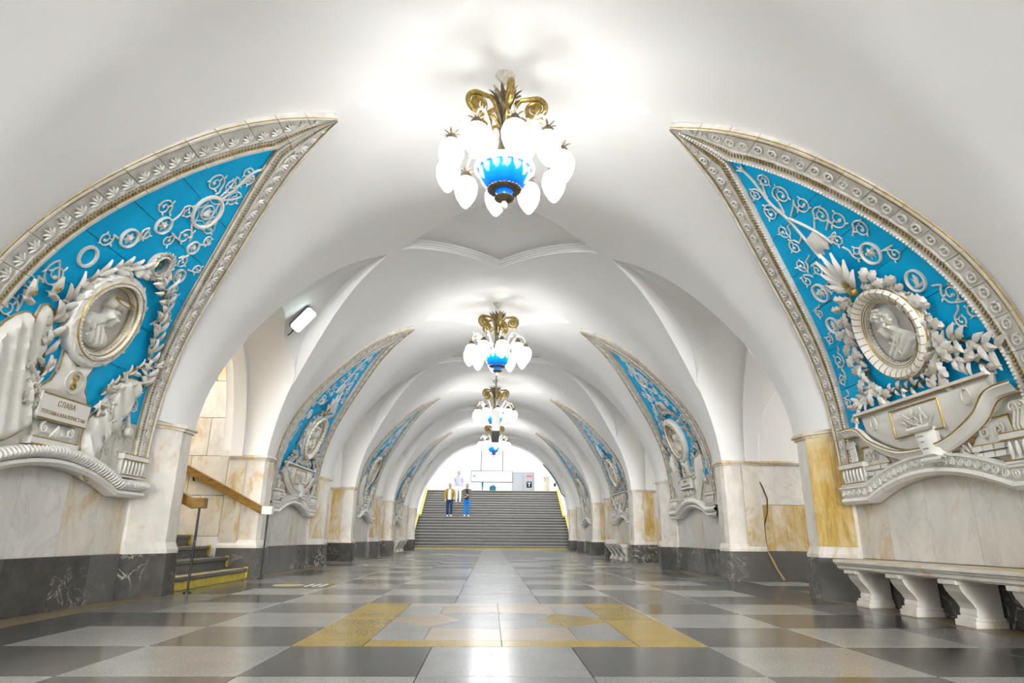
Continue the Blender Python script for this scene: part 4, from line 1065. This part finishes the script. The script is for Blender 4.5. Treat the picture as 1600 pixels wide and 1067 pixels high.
        # scroll bracket with lettering
        m = MB(); q = [(-.02, .13), (.24, .13), (.27, -.04), (.30, -.14), (.10, -.14), (.03, -.02)]; pillow(m, q[::-1], .08, .06, .06, .4); htube(m, [(-.04, .13), (.26, .13)], .028, .12); htube(m, [(.06, -.15), (.32, -.15)], .03, .11); sb = pt(m, 'scroll_bracket', MAJ, par, 40)
        m = text_mesh('1914', .04, .12, .045, .143); m.merge(text_mesh('ДО', .03, .14, .0, .143)).merge(text_mesh('1918', .04, .16, -.055, .143)) if False else m
        m = MB()
        for i, (v, wd) in enumerate(((.06, .085), (.01, .04), (-.05, .075))): htube(m, [(.12-wd/2+i*.02, v), (.12+i*.02, v), (.12+wd/2+i*.02, v)], .006, .142)
        pt(m, 'engraved_line', GREY, sb)
        j = MB()
        for _ in range(40 if near else 20):
            s = rn.uniform(-.42, .6)
            if -.0 < s < .3: continue
            leaf2(j, (s, -.16+rn.uniform(-.03, .05)), rn.uniform(0, 3.1), .07, .035, .03, lift=.02)
            bead(j, s+.02, -.14+rn.uniform(-.04, .05), .03, .018)
        pt(j, 'fruit_garland', MAJ3, par, 50, kind='stuff')
        for sg in (-1, 1):
            q = [(sg*x, v) for x, v in ((.52, -.09), (.60, .0), (.74, .10), (.96, .10), (1.0, -.09))]; q = q if sg > 0 else q[::-1]
            m = MB(); pillow(m, q, .01, .03, .1, .4); hx = pt(m, 'hexagonal_coffer', MAJ, par, 40)
            m = MB(); htube(m, q+[q[0]], .008, .03); pt(m, 'gilt_line', GOLD, hx); m = MB()
            for c, t in (((sg*.72, .0), 1.5), ((sg*.86, .0), -1.5)): htube(m, spiral(c, .055, .01, 1, t, 14), .009, .045)
            pt(m, 'rinceau', MAJ2, hx, 60)
            m = MB()
            for i in range(4):
                for v in (-.19, -.135): patch(m, lambda z: sg*(.56+i*.115), lambda z: sg*(.66+i*.115), v, v+.04, 1, 1, .05, .05)
            pt(m, 'dentil_course', MAJ, par)
            m = MB(); 
            for i in range(3): htube(m, spiral((sg*(1.06+i*.035), .13), .04, .02, 0, 1, 10)+[(sg*(1.03+i*.035), .0), (sg*(1.05+i*.035), -.06)], .013, .06)
            pt(m, 'console_scroll', MAJ2, par, 50)
    return par
BRLF = m_noisy('gilt_stem', (.22, .15, .04), (.40, .30, .11), 14, .45, .2)
GOLD2 = mat('dull_gilt_letter', (.30, .22, .10), .5)
REL = {(-1, 1): ('A', 'nearest left blue majolica relief with a capped profile, banners and a lettered plaque'),
       (1, 1): ('B', 'nearest right blue majolica relief with feather fan above a curly-headed profile'),
       (-1, 2): ('B', 'second relief on the left wall, just beyond the wooden handrails'),
       (1, 2): ('A', 'second relief on the right wall, beyond the niche with cracked yellow marble'),
       (-1, 3): ('A', 'third relief along the left wall, a narrow blue sliver seen sideways'),
       (1, 3): ('B', 'third relief along the right wall, above the small far bench'),
       (-1, 4): ('B', 'last relief on the left wall, nearest the far stairs'),
       (1, 4): ('A', 'last relief on the right wall, nearest the far stairs')}
for (side, k), (des, lb) in REL.items(): relief(side, k, des, lb, k == 1)
# ------------------------------------------------------------------ side stairs in the first left passage
sy0, sy1 = Q0-1.262, Q0+1.262
ss = thing('staircase', 'grey granite side steps with a yellow bottom riser rising into the left passage', 'stairs', (-3.7, Q0, 0))
for i in range(14):
    x = -i*.30; z = i*.155
    m = MB(); m.box(x-.34, x, -1.255, 1.255, max(0, z-.03), z+.105).box(x-.34, x+.03, -1.255, 1.255, z+.105, z+.155, 0, .008)
    s = m.build('step', STEP, ss)
    if i == 0:
        MB().box(.001, .006, -1.25, 1.25, .004, .10).build('yellow_riser', YEL, s); MB().box(-.05, -.0, -1.25, 1.25, .155, .1575).build('yellow_line', YEL, s)
    for sg in (-1, 1): MB().box(x-.02, x+.032, min(sg*1.215, sg*1.258), max(sg*1.215, sg*1.258), z+.02, z+.17).build('yellow_step_end', YEL, s)
MB().box(-5.0, -4.15, -1.255, 1.255, 1.9, 2.17).build('landing', STEP, ss)
for sg in (-1, 1):
    r = 0; z = .0
    while z < 4.35:
        x = -4.18 - (.0 if r % 2 else .22); first = -4.18; rr = random.Random(r*5+sg)
        while first > -8.5:
            nx = max(-8.55, first - rr.choice((.5, .58, .66, .86)) if first != -4.18 else x-.35)
            zb = max(z, 0)
            if z+.596 > (-(first)-3.7)/.3*.155-.3:
                MB().box(nx+.003, first-.003, min(Q0+sg*1.258, Q0+sg*1.285), max(Q0+sg*1.258, Q0+sg*1.285), zb+.003, z+.597, 0, .004).build('marble_tile', rr.choice((MAR0, MAR0, MAR0, MAR1, MAR1)) if z < 2.9 else MAR2, WL[-1])
            first = nx
        z += .6; r += 1
    MB().box(-8.55, -4.18, min(Q0+sg*1.284, Q0+sg*1.30), max(Q0+sg*1.284, Q0+sg*1.30), 0, 4.4).build('tile_bed', GROUT, WL[-1])
area('stair_light', (-6.2, Q0, 4.3), (0, 0, 0), 2.5, 1.2, 30)
def handrail(y, label, x0=-3.47, cap=WOOD, lx=.03):
    t = thing('handrail', label, 'handrail', (x0, y, 0), 0, 'handrails of the side stairs')
    m = MB(); m.tube([(0, 0, .0), (0, 0, .93)], .013, 10); m.lathe([(0, 0), (.045, 0), (.045, .012), (.015, .02)], 14); m.build('post', BLK, t, 40)
    m = MB(); m.box(-.09, .07, -.05, .05, .92, 1.04, 0, .008); m.build('end_block', cap, t)
    m = MB(); n = 9; k = .50
    vs = [(x, yy, z0 - (x+.08)*k if x < -.08 else z0) for x in (-.08, -4.2) for yy in (-.045, .045) for z0 in (.915, 1.035)]
    m.add(vs, [(0, 1, 3, 2), (4, 6, 7, 5), (0, 4, 5, 1), (2, 3, 7, 6), (1, 5, 7, 3), (0, 2, 6, 4)]); m.build('rail', WOOD, t)
    for x in (-1.2, -2.6):
        m = MB(); s = 1 if y > Q0 else -1
        m.tube([(x, 0, .92-(x+.08)*k), (x, s*.03, .86-(x+.08)*k), (x, s*(1.25-abs(y-Q0)), .86-(x+.08)*k)], .012, 8); m.build('bracket', BLK, t, 40)
    return t
handrail(sy0+.13, 'nearer wooden handrail with a square honey end block beside the first left pier')
handrail(sy1-.06, 'farther wooden handrail with a pale end cap along the tiled wall', -3.46, MAJ)

# ------------------------------------------------------------------ benches
def bench(side, yc, label, half=1.24, nl=3):
    t = thing('bench', label, 'bench', (side*3.63, yc, 0), 0, 'marble benches')
    def bx(m, x0, x1, y0, y1, z0, z1, b=.006): m.box(min(side*x0, side*x1), max(side*x0, side*x1), y0, y1, z0, z1, 0, b); return m
    n = 2
    for i in range(n):
        a, b = -half+2*half*i/n+.001, -half+2*half*(i+1)/n-.001
        m = MB(); bx(m, -.215, .185, a, b, .405, .435, .004); bx(m, -.195, .185, a, b, .385, .405, .003); bx(m, -.18, .185, a, b, .352, .385, .004); bx(m, -.16, .185, a, b, .34, .352, .003)
        s = m.build('seat_slab', MARP, t); bx(MB(), -.212, .184, a+.004, b-.004, .4352, .437, .0005).build('seat_top', MAR2, s)
    for y in [-half+.2+(2*half-.4)*i/nl for i in range(nl+1)]:
        def c(p): return [(side*x, z) for x, z in p]
        prof = [(.17, .31), (.17, .075), (-.035, .075), (-.04, .10), (-.03, .13), (-.055, .175), (-.09, .215), (-.12, .255), (-.135, .29), (-.135, .31)]
        m = MB(); pl = c(prof); pl = pl if side < 0 else pl[::-1]
        vs = [(x, y-.09, z) for x, z in pl] + [(x, y+.09, z) for x, z in pl]; k = len(pl)
        m.add(vs, [tuple(range(k)), tuple(range(2*k-1, k-1, -1))] + [(i, k+i, k+(i+1) % k, (i+1) % k) for i in range(k)])
        l = m.build('leg', MARP, t); bx(MB(), -.17, .175, y-.10, y+.10, .305, .341, .005).build('leg_cap', MARP, l)
        m = MB(); bx(m, -.075, .178, y-.115, y+.115, 0, .05, .005); bx(m, -.06, .176, y-.105, y+.105, .05, .076, .005); m.build('leg_foot', MARP, l)
    return t
bench(1, PC[1], 'large near marble bench with a yellowed seat below the right relief')
bench(1, PC[3], 'small distant marble bench on the right below the third relief')
bench(-1, PC[4], 'farthest marble bench on the left, close to the far stairs')

# ------------------------------------------------------------------ lamps, signs, fixtures
def basis(e1, n):
    e1 = Vector(e1).normalized(); n = Vector(n); n = (n-e1*n.dot(e1)).normalized(); e2 = n.cross(e1)
    return Matrix((e1, e2, n)).transposed()
def wall_lamp(loc, e1, n, label, lit):
    t = thing('wall_lamp', label, 'lamp', loc, 0, 'box lamps over the passages'); t.rotation_euler = basis(e1, n).to_euler()
    MB().box(-.21, .21, -.10, .10, 0, .085, 0, .03).build('housing', DGREY, t, 40)
    MB().box(-.20, .20, -.092, .092, .05, .115, 0, .028).build('lens', LENS if lit else LENS2, t, 40)
    m = MB(); m.box(-.04, .04, -.03, .03, -.09, .01, 0, .005); m.build('bracket', BLK, t)
    m = MB(); m.tube([(-.2, -.02, .03), (-.27, -.04, .02), (-.33, -.06, -.04)], .009, 6); m.build('cable', BLK, t, 50)
    return t
LENS = mat('lit_lens', (.9, 1, 1), .3, emit=(.86, 1, 1), es=2.2); LENS2 = mat('dim_lens', (.55, .55, .53), .25)
wall_lamp((-3.04, 9.30, 3.82), (.655, -.051, .751), (.566, -.621, -.536), 'lit white box lamp above the first left passage', True)  # tilt axes taken from the lens corners' image pixels, relative to the camera ray
wall_lamp((-3.0, 29.3, 3.80), (.655, -.051, .751), (.566, -.621, -.536), 'small dark box lamp above the last left passage', False)

hs = thing('hanging_sign', 'white glowing direction sign hung on two rods in front of the far stairs', 'sign', (-.055, 29.1, 2.92))
MB().box(-.95, .95, -.05, .05, 0, .52, 0, .03).build('frame', mat('sign_frame', (.10, .105, .11), .4), hs, 40)
MB().box(-.918, .918, -.057, -.045, .032, .488, 0, .005).build('face', mat('sign_face', (.95, .97, .97), .4, emit=(.93, 1, 1), es=.35), hs)
for x in (-.49, .49): m = MB(); m.tube([(x, 0, .5), (x, 0, 2.15)], .016, 8); m.build('rod', mat('steel', (.12, .12, .12), .4, .3), hs, 50)
m = MB(); m.add([(-.85, -.058, .30), (-.78, -.058, .30), (-.78, -.058, .33), (-.72, -.058, .27), (-.78, -.058, .21), (-.78, -.058, .24), (-.85, -.058, .24)], [(0, 1, 2, 3, 4, 5, 6)]); m.build('arrow', mat('sign_teal', (.02, .30, .30), .5), hs)
m = MB(); m.tube([(-.43+.075*cos(a), -.058, .27+.075*sin(a)) for a in [2*pi*i/24 for i in range(25)]], .007, 5); m.tube([(-.465, -.058, .235), (-.45, -.058, .30), (-.43, -.058, .25), (-.41, -.058, .30), (-.395, -.058, .235)], .006, 5); m.build('metro_mark', mat('sign_lilac', (.15, .15, .40), .5), hs, 50)
m = MB()
for x0, x1, z in ((-.26, -.02, .28), (.05, .12, .28), (-.26, .1, .23), (.16, .52, .28), (.16, .42, .23)): m.box(x0, x1, -.0585, -.057, z, z+.022)
m.build('text_line', mat('sign_grey', (.20, .34, .40), .5), hs)

hb = thing('hanging_lightbox', 'long sign box seen end-on, on a rod under the vault behind the second chandelier', 'sign', (.01, 15.6, 3.09))
MB().box(-.10, .10, -.05, 1.9, .015, .56, 0, .012).build('box', mat('lightbox_white', (.8, .8, .79), .4), hb)
MB().box(-.10, .10, -.05, 1.9, 0, .014, 0, .003).build('underside', DGREY, hb)
for y in (.1, 1.7): m = MB(); m.tube([(0, y, .55), (0, y, 1.98)], .014, 8); m.lathe([(0, 1.98), (.05, 1.98), (.04, 1.93), (.014, 1.92)], 12, (0, y, 0)); m.build('rod', mat('rod_grey', (.35, .35, .34), .4, .5), hb, 50)
for s in (-1, 1): MB().box(min(s*.1, s*.104), max(s*.1, s*.104), .0, 1.85, .05, .52).build('face', mat('box_face', (.75, .8, .82), .4), hb)

dr = thing('steel_door', 'pale grey metal door with a square black pictogram in the bright upper hall', 'door', (2.785, 57.93, 3.24))
dm = mat('door_grey', (.44, .45, .47), .5)
MB().box(-.98, .98, -.04, .05, 0, 2.87, 0, .01).build('door_frame', mat('frame_grey', (.42, .42, .43), .5), dr)
for s in (-1, 1): 
    l = MB().box(min(s*.01, s*.88), max(s*.01, s*.88), -.08, -.03, .02, 2.7, 0, .01).build('door_leaf', dm, dr); m = MB(); m.tube([(s*.07, -.12, 1.0), (s*.07, -.12, 1.25)], .015, 6); m.build('handle', BLK, l)
m = MB().box(.31, .78, -.10, -.081, 1.5, 2.03); p = m.build('pictogram_plate', BLK, dr); m = MB(); m.box(.40, .69, -.105, -.10, 1.86, 1.94).box(.51, .58, -.105, -.10, 1.6, 1.94); m.build('pictogram_mark', WHT, p)
MB().box(.3, .85, -.10, -.085, 2.45, 2.57).build('red_label', mat('red', (.75, .12, .08), .5), dr)
pb = thing('planter', 'teal round tub with a dark plant at the top of the far stairs', 'planter', (.03, 44, 3.24))
m = MB(); m.lathe([(0, 0), (.17, 0), (.2, .3), (.23, .52), (.245, .54), (.215, .54), (.2, .48), (0, .48)], 20); m.build('tub', mat('teal', (.02, .25, .38), .4), pb, 40)
j = MB(); rp_ = random.Random(5)
for i in range(26):
    a = rp_.uniform(0, 6.28); leaf3(j, (.08*cos(a), .08*sin(a), .46), (cos(a)*rp_.uniform(.2, .8), sin(a)*rp_.uniform(.2, .8), 1), (cos(a), sin(a), .2), rp_.uniform(.18, .32), .05, .4)
j.build('foliage', mat('dark_leaf', (.02, .06, .03), .5), pb, 50, kind='stuff')
bs = thing('bollard', 'slim tapering blue stand left of the teal tub in the upper hall', 'stand', (-.67, 44, 3.24))
bl = mat('stand_blue', (.0, .22, .50), .4); m = MB(); m.lathe([(0, 0), (.05, 0), (.04, .03), (.03, .3), (.07, .8), (.085, .86), (.05, .9), (0, .9)], 16); m.build('shaft', bl, bs, 40); m = MB(); m.lathe([(0, .02), (.10, .02), (.11, .0), (0, -.0)], 16); m.build('foot', BLK, bs, 40)
sc_ = thing('security_camera', 'small black camera on a short arm under the right end of the last arch', 'camera', (3.0, 31.2, 3.0))
m = MB(); m.tube([(.0, 0, .06), (.10, 0, .12), (.25, 0, .17)], .012, 6); m.build('arm', BLK, sc_); m = MB(); m.box(-.05, .05, -.16, .06, -.05, .05, 0, .015); m.build('body', BLK, sc_, 40); m = MB(); m.lathe([(0, -.09), (.035, -.08), (.045, -.05), (0, -.05)], 12); m.build('lens_hood', DGREY, sc_, 40)
cb = MB(); pth = [VP(1, th, 31.2, 3.52) for th in range(46, 16, -3)] + [(3.50, 30.95, 2.42), (3.52, 30.5, 2.42), (3.60, 30.36, 2.42), (3.72, 30.33, 2.42), (4.3, 30.33, 2.42)]
tag(cb.tube(pth, .03, 6).build('conduit', mat('conduit_grey', (.12, .12, .12), .5), None, 50), 'dark grey cable pipe running down the last right arch', 'pipe')
cl = thing('marble_column', 'cream marble column standing right of the stairs in the upper hall', 'column', (3.55, 42.3, 3.24))
m = MB(); m.box(-.16, .16, -.16, .16, .12, 1.05, 0, .01); m.build('shaft', MAR2, cl); MB().box(-.2, .2, -.2, .2, 0, .12, 0, .01).build('base', MAR0, cl); MB().box(-.2, .2, -.2, .2, 1.05, 1.12, 0, .01).build('cap', MAR0, cl)
fs = thing('floor_sticker', 'worn yellow round sticker with white strokes on the floor beside the left stairs', 'sticker', (-2.72, 8.95, .0005))
m = MB(); m.lathe([(.0, .001), (.20, .001), (.205, .0)], 32); m.build('disc', mat('sticker_yellow', (.50, .40, .16), .4), fs); m = MB(); m.lathe([(.155, .0015), (.185, .0015)], 32); m.build('ring', mat('sticker_white', (.7, .68, .6), .4), fs)
for i in range(3): MB().box(.26+i*.09, .30+i*.09, -.22, .22, 0, .0012).build('stroke', WHT, fs)
ck = MB(); ck.tube([(4.14, 10.122, 1.75), (4.15, 10.122, 1.56), (4.22, 10.122, 1.41), (4.28, 10.122, 1.22), (4.26, 10.122, 1.02), (4.19, 10.122, .83), (4.185, 10.122, .59), (4.185, 10.122, .45)], [.012, .010, .012, .011, .010, .012, .01, .008], 5)
ck.build('crack', mat('crack_brown', (.16, .10, .03), .7), WL[1])
ck = MB(); ck.tube([(4.19, 10.108, .435), (4.25, 10.108, .31), (4.31, 10.108, .17), (4.40, 10.108, .02)], [.012, .02, .015, .02], 5, flat=.3); ck.build('pale_vein', mat('vein', (.45, .33, .14), .4), WL[1])

# ------------------------------------------------------------------ people on the far stairs
def skin(name, V, E, m, parent, sub=2, root=0):
    me = bpy.data.meshes.new(name); me.from_pydata([v[:3] for v in V], E, []); o = bpy.data.objects.new(name, me); COL.objects.link(o)
    md = o.modifiers.new('s', 'SKIN'); md.use_smooth_shade = True
    for i, v in enumerate(V):
        r = v[3] if isinstance(v[3], tuple) else (v[3], v[3]); me.skin_vertices[0].data[i].radius = r; me.skin_vertices[0].data[i].use_root = (i == root)
    o.modifiers.new('u', 'SUBSURF').levels = sub; o.modifiers['u'].render_levels = sub
    dg = bpy.context.evaluated_depsgraph_get(); dg.update(); me2 = bpy.data.meshes.new_from_object(o.evaluated_get(dg)); bpy.data.objects.remove(o)
    me2.name = name; me2.materials.clear(); me2.materials.append(m); me2.shade_smooth()
    r = bpy.data.objects.new(name, me2); COL.objects.link(r); r.parent = parent; return r
SKIN = mat('skin', (.55, .36, .27), .5); HAIRC = mat('dark_hair', (.025, .02, .018), .5)
def person(loc, label, top, trouser, shirt, hands, knees, hair=HAIRC, rz=0):
    """faces -y; hands = (left, right) wrist positions; knees = per-leg (forward y, foot y, foot lift)"""
    t = thing('person', label, 'person', loc, rz, 'people on the far stairs')
    hip, sh, nk, hd = .93, 1.43, 1.52, 1.66
    V = [(0, 0, hip, (.15, .10)), (0, 0, 1.12, (.13, .09)), (0, 0, 1.30, (.155, .10)), (0, .005, sh, (.10, .08)), (0, 0, nk, .052), (0, -.012, 1.575, .062), (0, -.018, 1.64, (.076, .092)), (0, -.01, 1.71, (.072, .088)), (0, 0, 1.755, (.045, .05)), (0, -.105, 1.63, .012), (-.078, 0, 1.64, .013), (.078, 0, 1.64, .013)]
    E = [(0, 1), (1, 2), (2, 3), (3, 4), (4, 5), (5, 6), (6, 7), (7, 8), (6, 9), (6, 10), (6, 11)]
    arms, legs = [], []
    for s, hw in zip((-1, 1), hands):
        S = Vector((s*.19, .01, 1.41)); H = Vector(hw); mid = (S+H)/2; el = mid + Vector((s*.05, .07, -.06)); k = len(V)
        V += [(*S, .058), (*el, .042), (*H, .027)]; E += [(3, k), (k, k+1), (k+1, k+2)]; arms.append((S, el, H))
        d = (H-el).normalized(); pm = H + d*.05; V.append((*pm, (.034, .02))); E.append((k+2, k+3)); q = d.orthogonal().normalized(); q = Vector((s*.0+1, 0, 0)) - d*d.x; q.normalize(); n = d.cross(q)
        for f, ln in zip((-.027, -.009, .009, .027), (.07, .085, .08, .062)):
            b = len(V); p1 = pm + q*f + d*.03; p2 = p1 + d*ln*.55 + n*.008; p3 = p2 + d*ln*.4 + n*.022; V += [(*p1, .0095), (*p2, .0088), (*p3, .008)]; E += [(k+3, b), (b, b+1), (b+1, b+2)]
        b = len(V); p1 = H + d*.02 - q*.03*s; p2 = p1 - q*.022*s + d*.035; V += [(*p1, .0105), (*p2, .009)]; E += [(k+2, b), (b, b+1)]
    for s, (ky, fy, fz) in zip((-1, 1), knees):
        k = len(V); kn = (s*.105, ky, .50+fz*.5); an = (s*.105, fy, .09+fz); V += [(s*.095, 0, .86, .082), (*kn, .055), (*an, .037), (s*.115, fy-.14, .035+fz, .033)]; E += [(0, k), (k, k+1), (k+1, k+2), (k+2, k+3)]; legs.append((kn, an))
    body = skin('body', V, E, SKIN, t)
    for s in (-1, 1):
        m = MB(); m.lathe([(0, .011), (.009, .006), (.011, 0), (.009, -.006), (0, -.011)], 10, (s*.031, -.098, 1.655)); m.build('eye', BLK, body, 60)
    m = MB(); m.tube([(-.025, -.098, 1.592), (0, -.106, 1.59), (.025, -.098, 1.592)], .006, 5); m.build('mouth', mat('lips', (.42, .18, .15), .5), body, 60)
    m = MB(); m.grid([[(.093*cos(a)*c, .012+.108*sin(a)*c-.004, 1.665+.118*sn) for a in [2*pi*i/20 for i in range(20)] ] for c, sn in [(cos(rad(q)), sin(rad(q))) for q in (-8, 15, 38, 60, 78, 90)]], True)
    m.v = [(x, y+(.03 if z < 1.70 else 0)*(1 if y < 0 else 0), z) for x, y, z in m.v]; m.build('hair', hair, t, 60)
    # trousers, jacket, shirt, shoes
    V = [(0, 0, 1.0, (.17, .122)), (0, 0, .90, (.175, .125))]; E = [(0, 1)]
    for s, (kn, an) in zip((-1, 1), legs):
        k = len(V); V += [(s*.10, 0, .82, .102), (*kn, .08), (an[0], an[1], an[2]-.02, .068)]; E += [(1, k), (k, k+1), (k+1, k+2)]
    skin('trousers', V, E, trouser, t, 2, 1)
    V = [(0, 0, .80, (.205, .15)), (0, 0, 1.10, (.19, .135)), (0, 0, 1.32, (.20, .135)), (0, .005, 1.45, (.13, .10)), (0, .01, 1.50, (.075, .07))]; E = [(0, 1), (1, 2), (2, 3), (3, 4)]
    for S, el, H in arms:
        k = len(V); V += [(*S, .085), (*el, .068), (*(el.lerp(H, .93)), .05)]; E += [(3, k), (k, k+1), (k+1, k+2)]
    jk = skin('jacket', V, E, top, t, 2, 2)
    if shirt:
        m = MB(); m.grid([[(x*w_, -.152-.012*(1-abs(x)*3)+.03*(z > 1.35)*(z-1.35)/.15, z) for x in (-.5, -.25, 0, .25, .5)] for z, w_ in ((.90, .19), (1.05, .17), (1.2, .17), (1.35, .16), (1.46, .10))]); m.build('shirt_front', shirt, jk, 60)
    for s, (kn, an) in zip((-1, 1), legs):
        m = MB(); m.box(an[0]-.048, an[0]+.048, an[1]-.19, an[1]+.07, an[2]-.09, an[2]-.005, 0, .028); m.build('shoe', WHT, t, 60)
    return t
cl_ = lambda n, c: mat(n, c, .8)
person((-2.36, 36.1, 1.612), 'person in ochre open jacket and dark blue jeans descending the far stairs', cl_('ochre_cloth', (.42, .27, .04)), cl_('navy_denim', (.01, .04, .12)), cl_('white_cloth', (.85, .85, .86)), ((-.24, -.10, .92), (.25, -.16, .98)), ((-.03, .03, .0), (-.06, -.10, .0)))
person((-1.41, 36.1, 1.612), 'person in dark grey jacket and bright blue trousers with forearms crossed in front', cl_('grey_cloth', (.16, .16, .13)), cl_('bright_blue_denim', (.0, .24, .72)), cl_('dark_cloth', (.03, .03, .035)), ((.02, -.25, 1.14), (-.03, -.22, 1.06)), ((-.05, -.08, .0), (-.02, .04, .0)))
person((-2.0, 38.2, 2.497), 'person in pale lilac top and white trousers highest on the far stairs', cl_('lilac_cloth', (.52, .52, .66)), cl_('cream_cloth', (.80, .80, .78)), None, ((-.22, -.12, .96), (.23, -.02, .93)), ((-.05, -.02, .0), (.0, .06, .0)), cl_('brown_hair', (.16, .09, .05)))
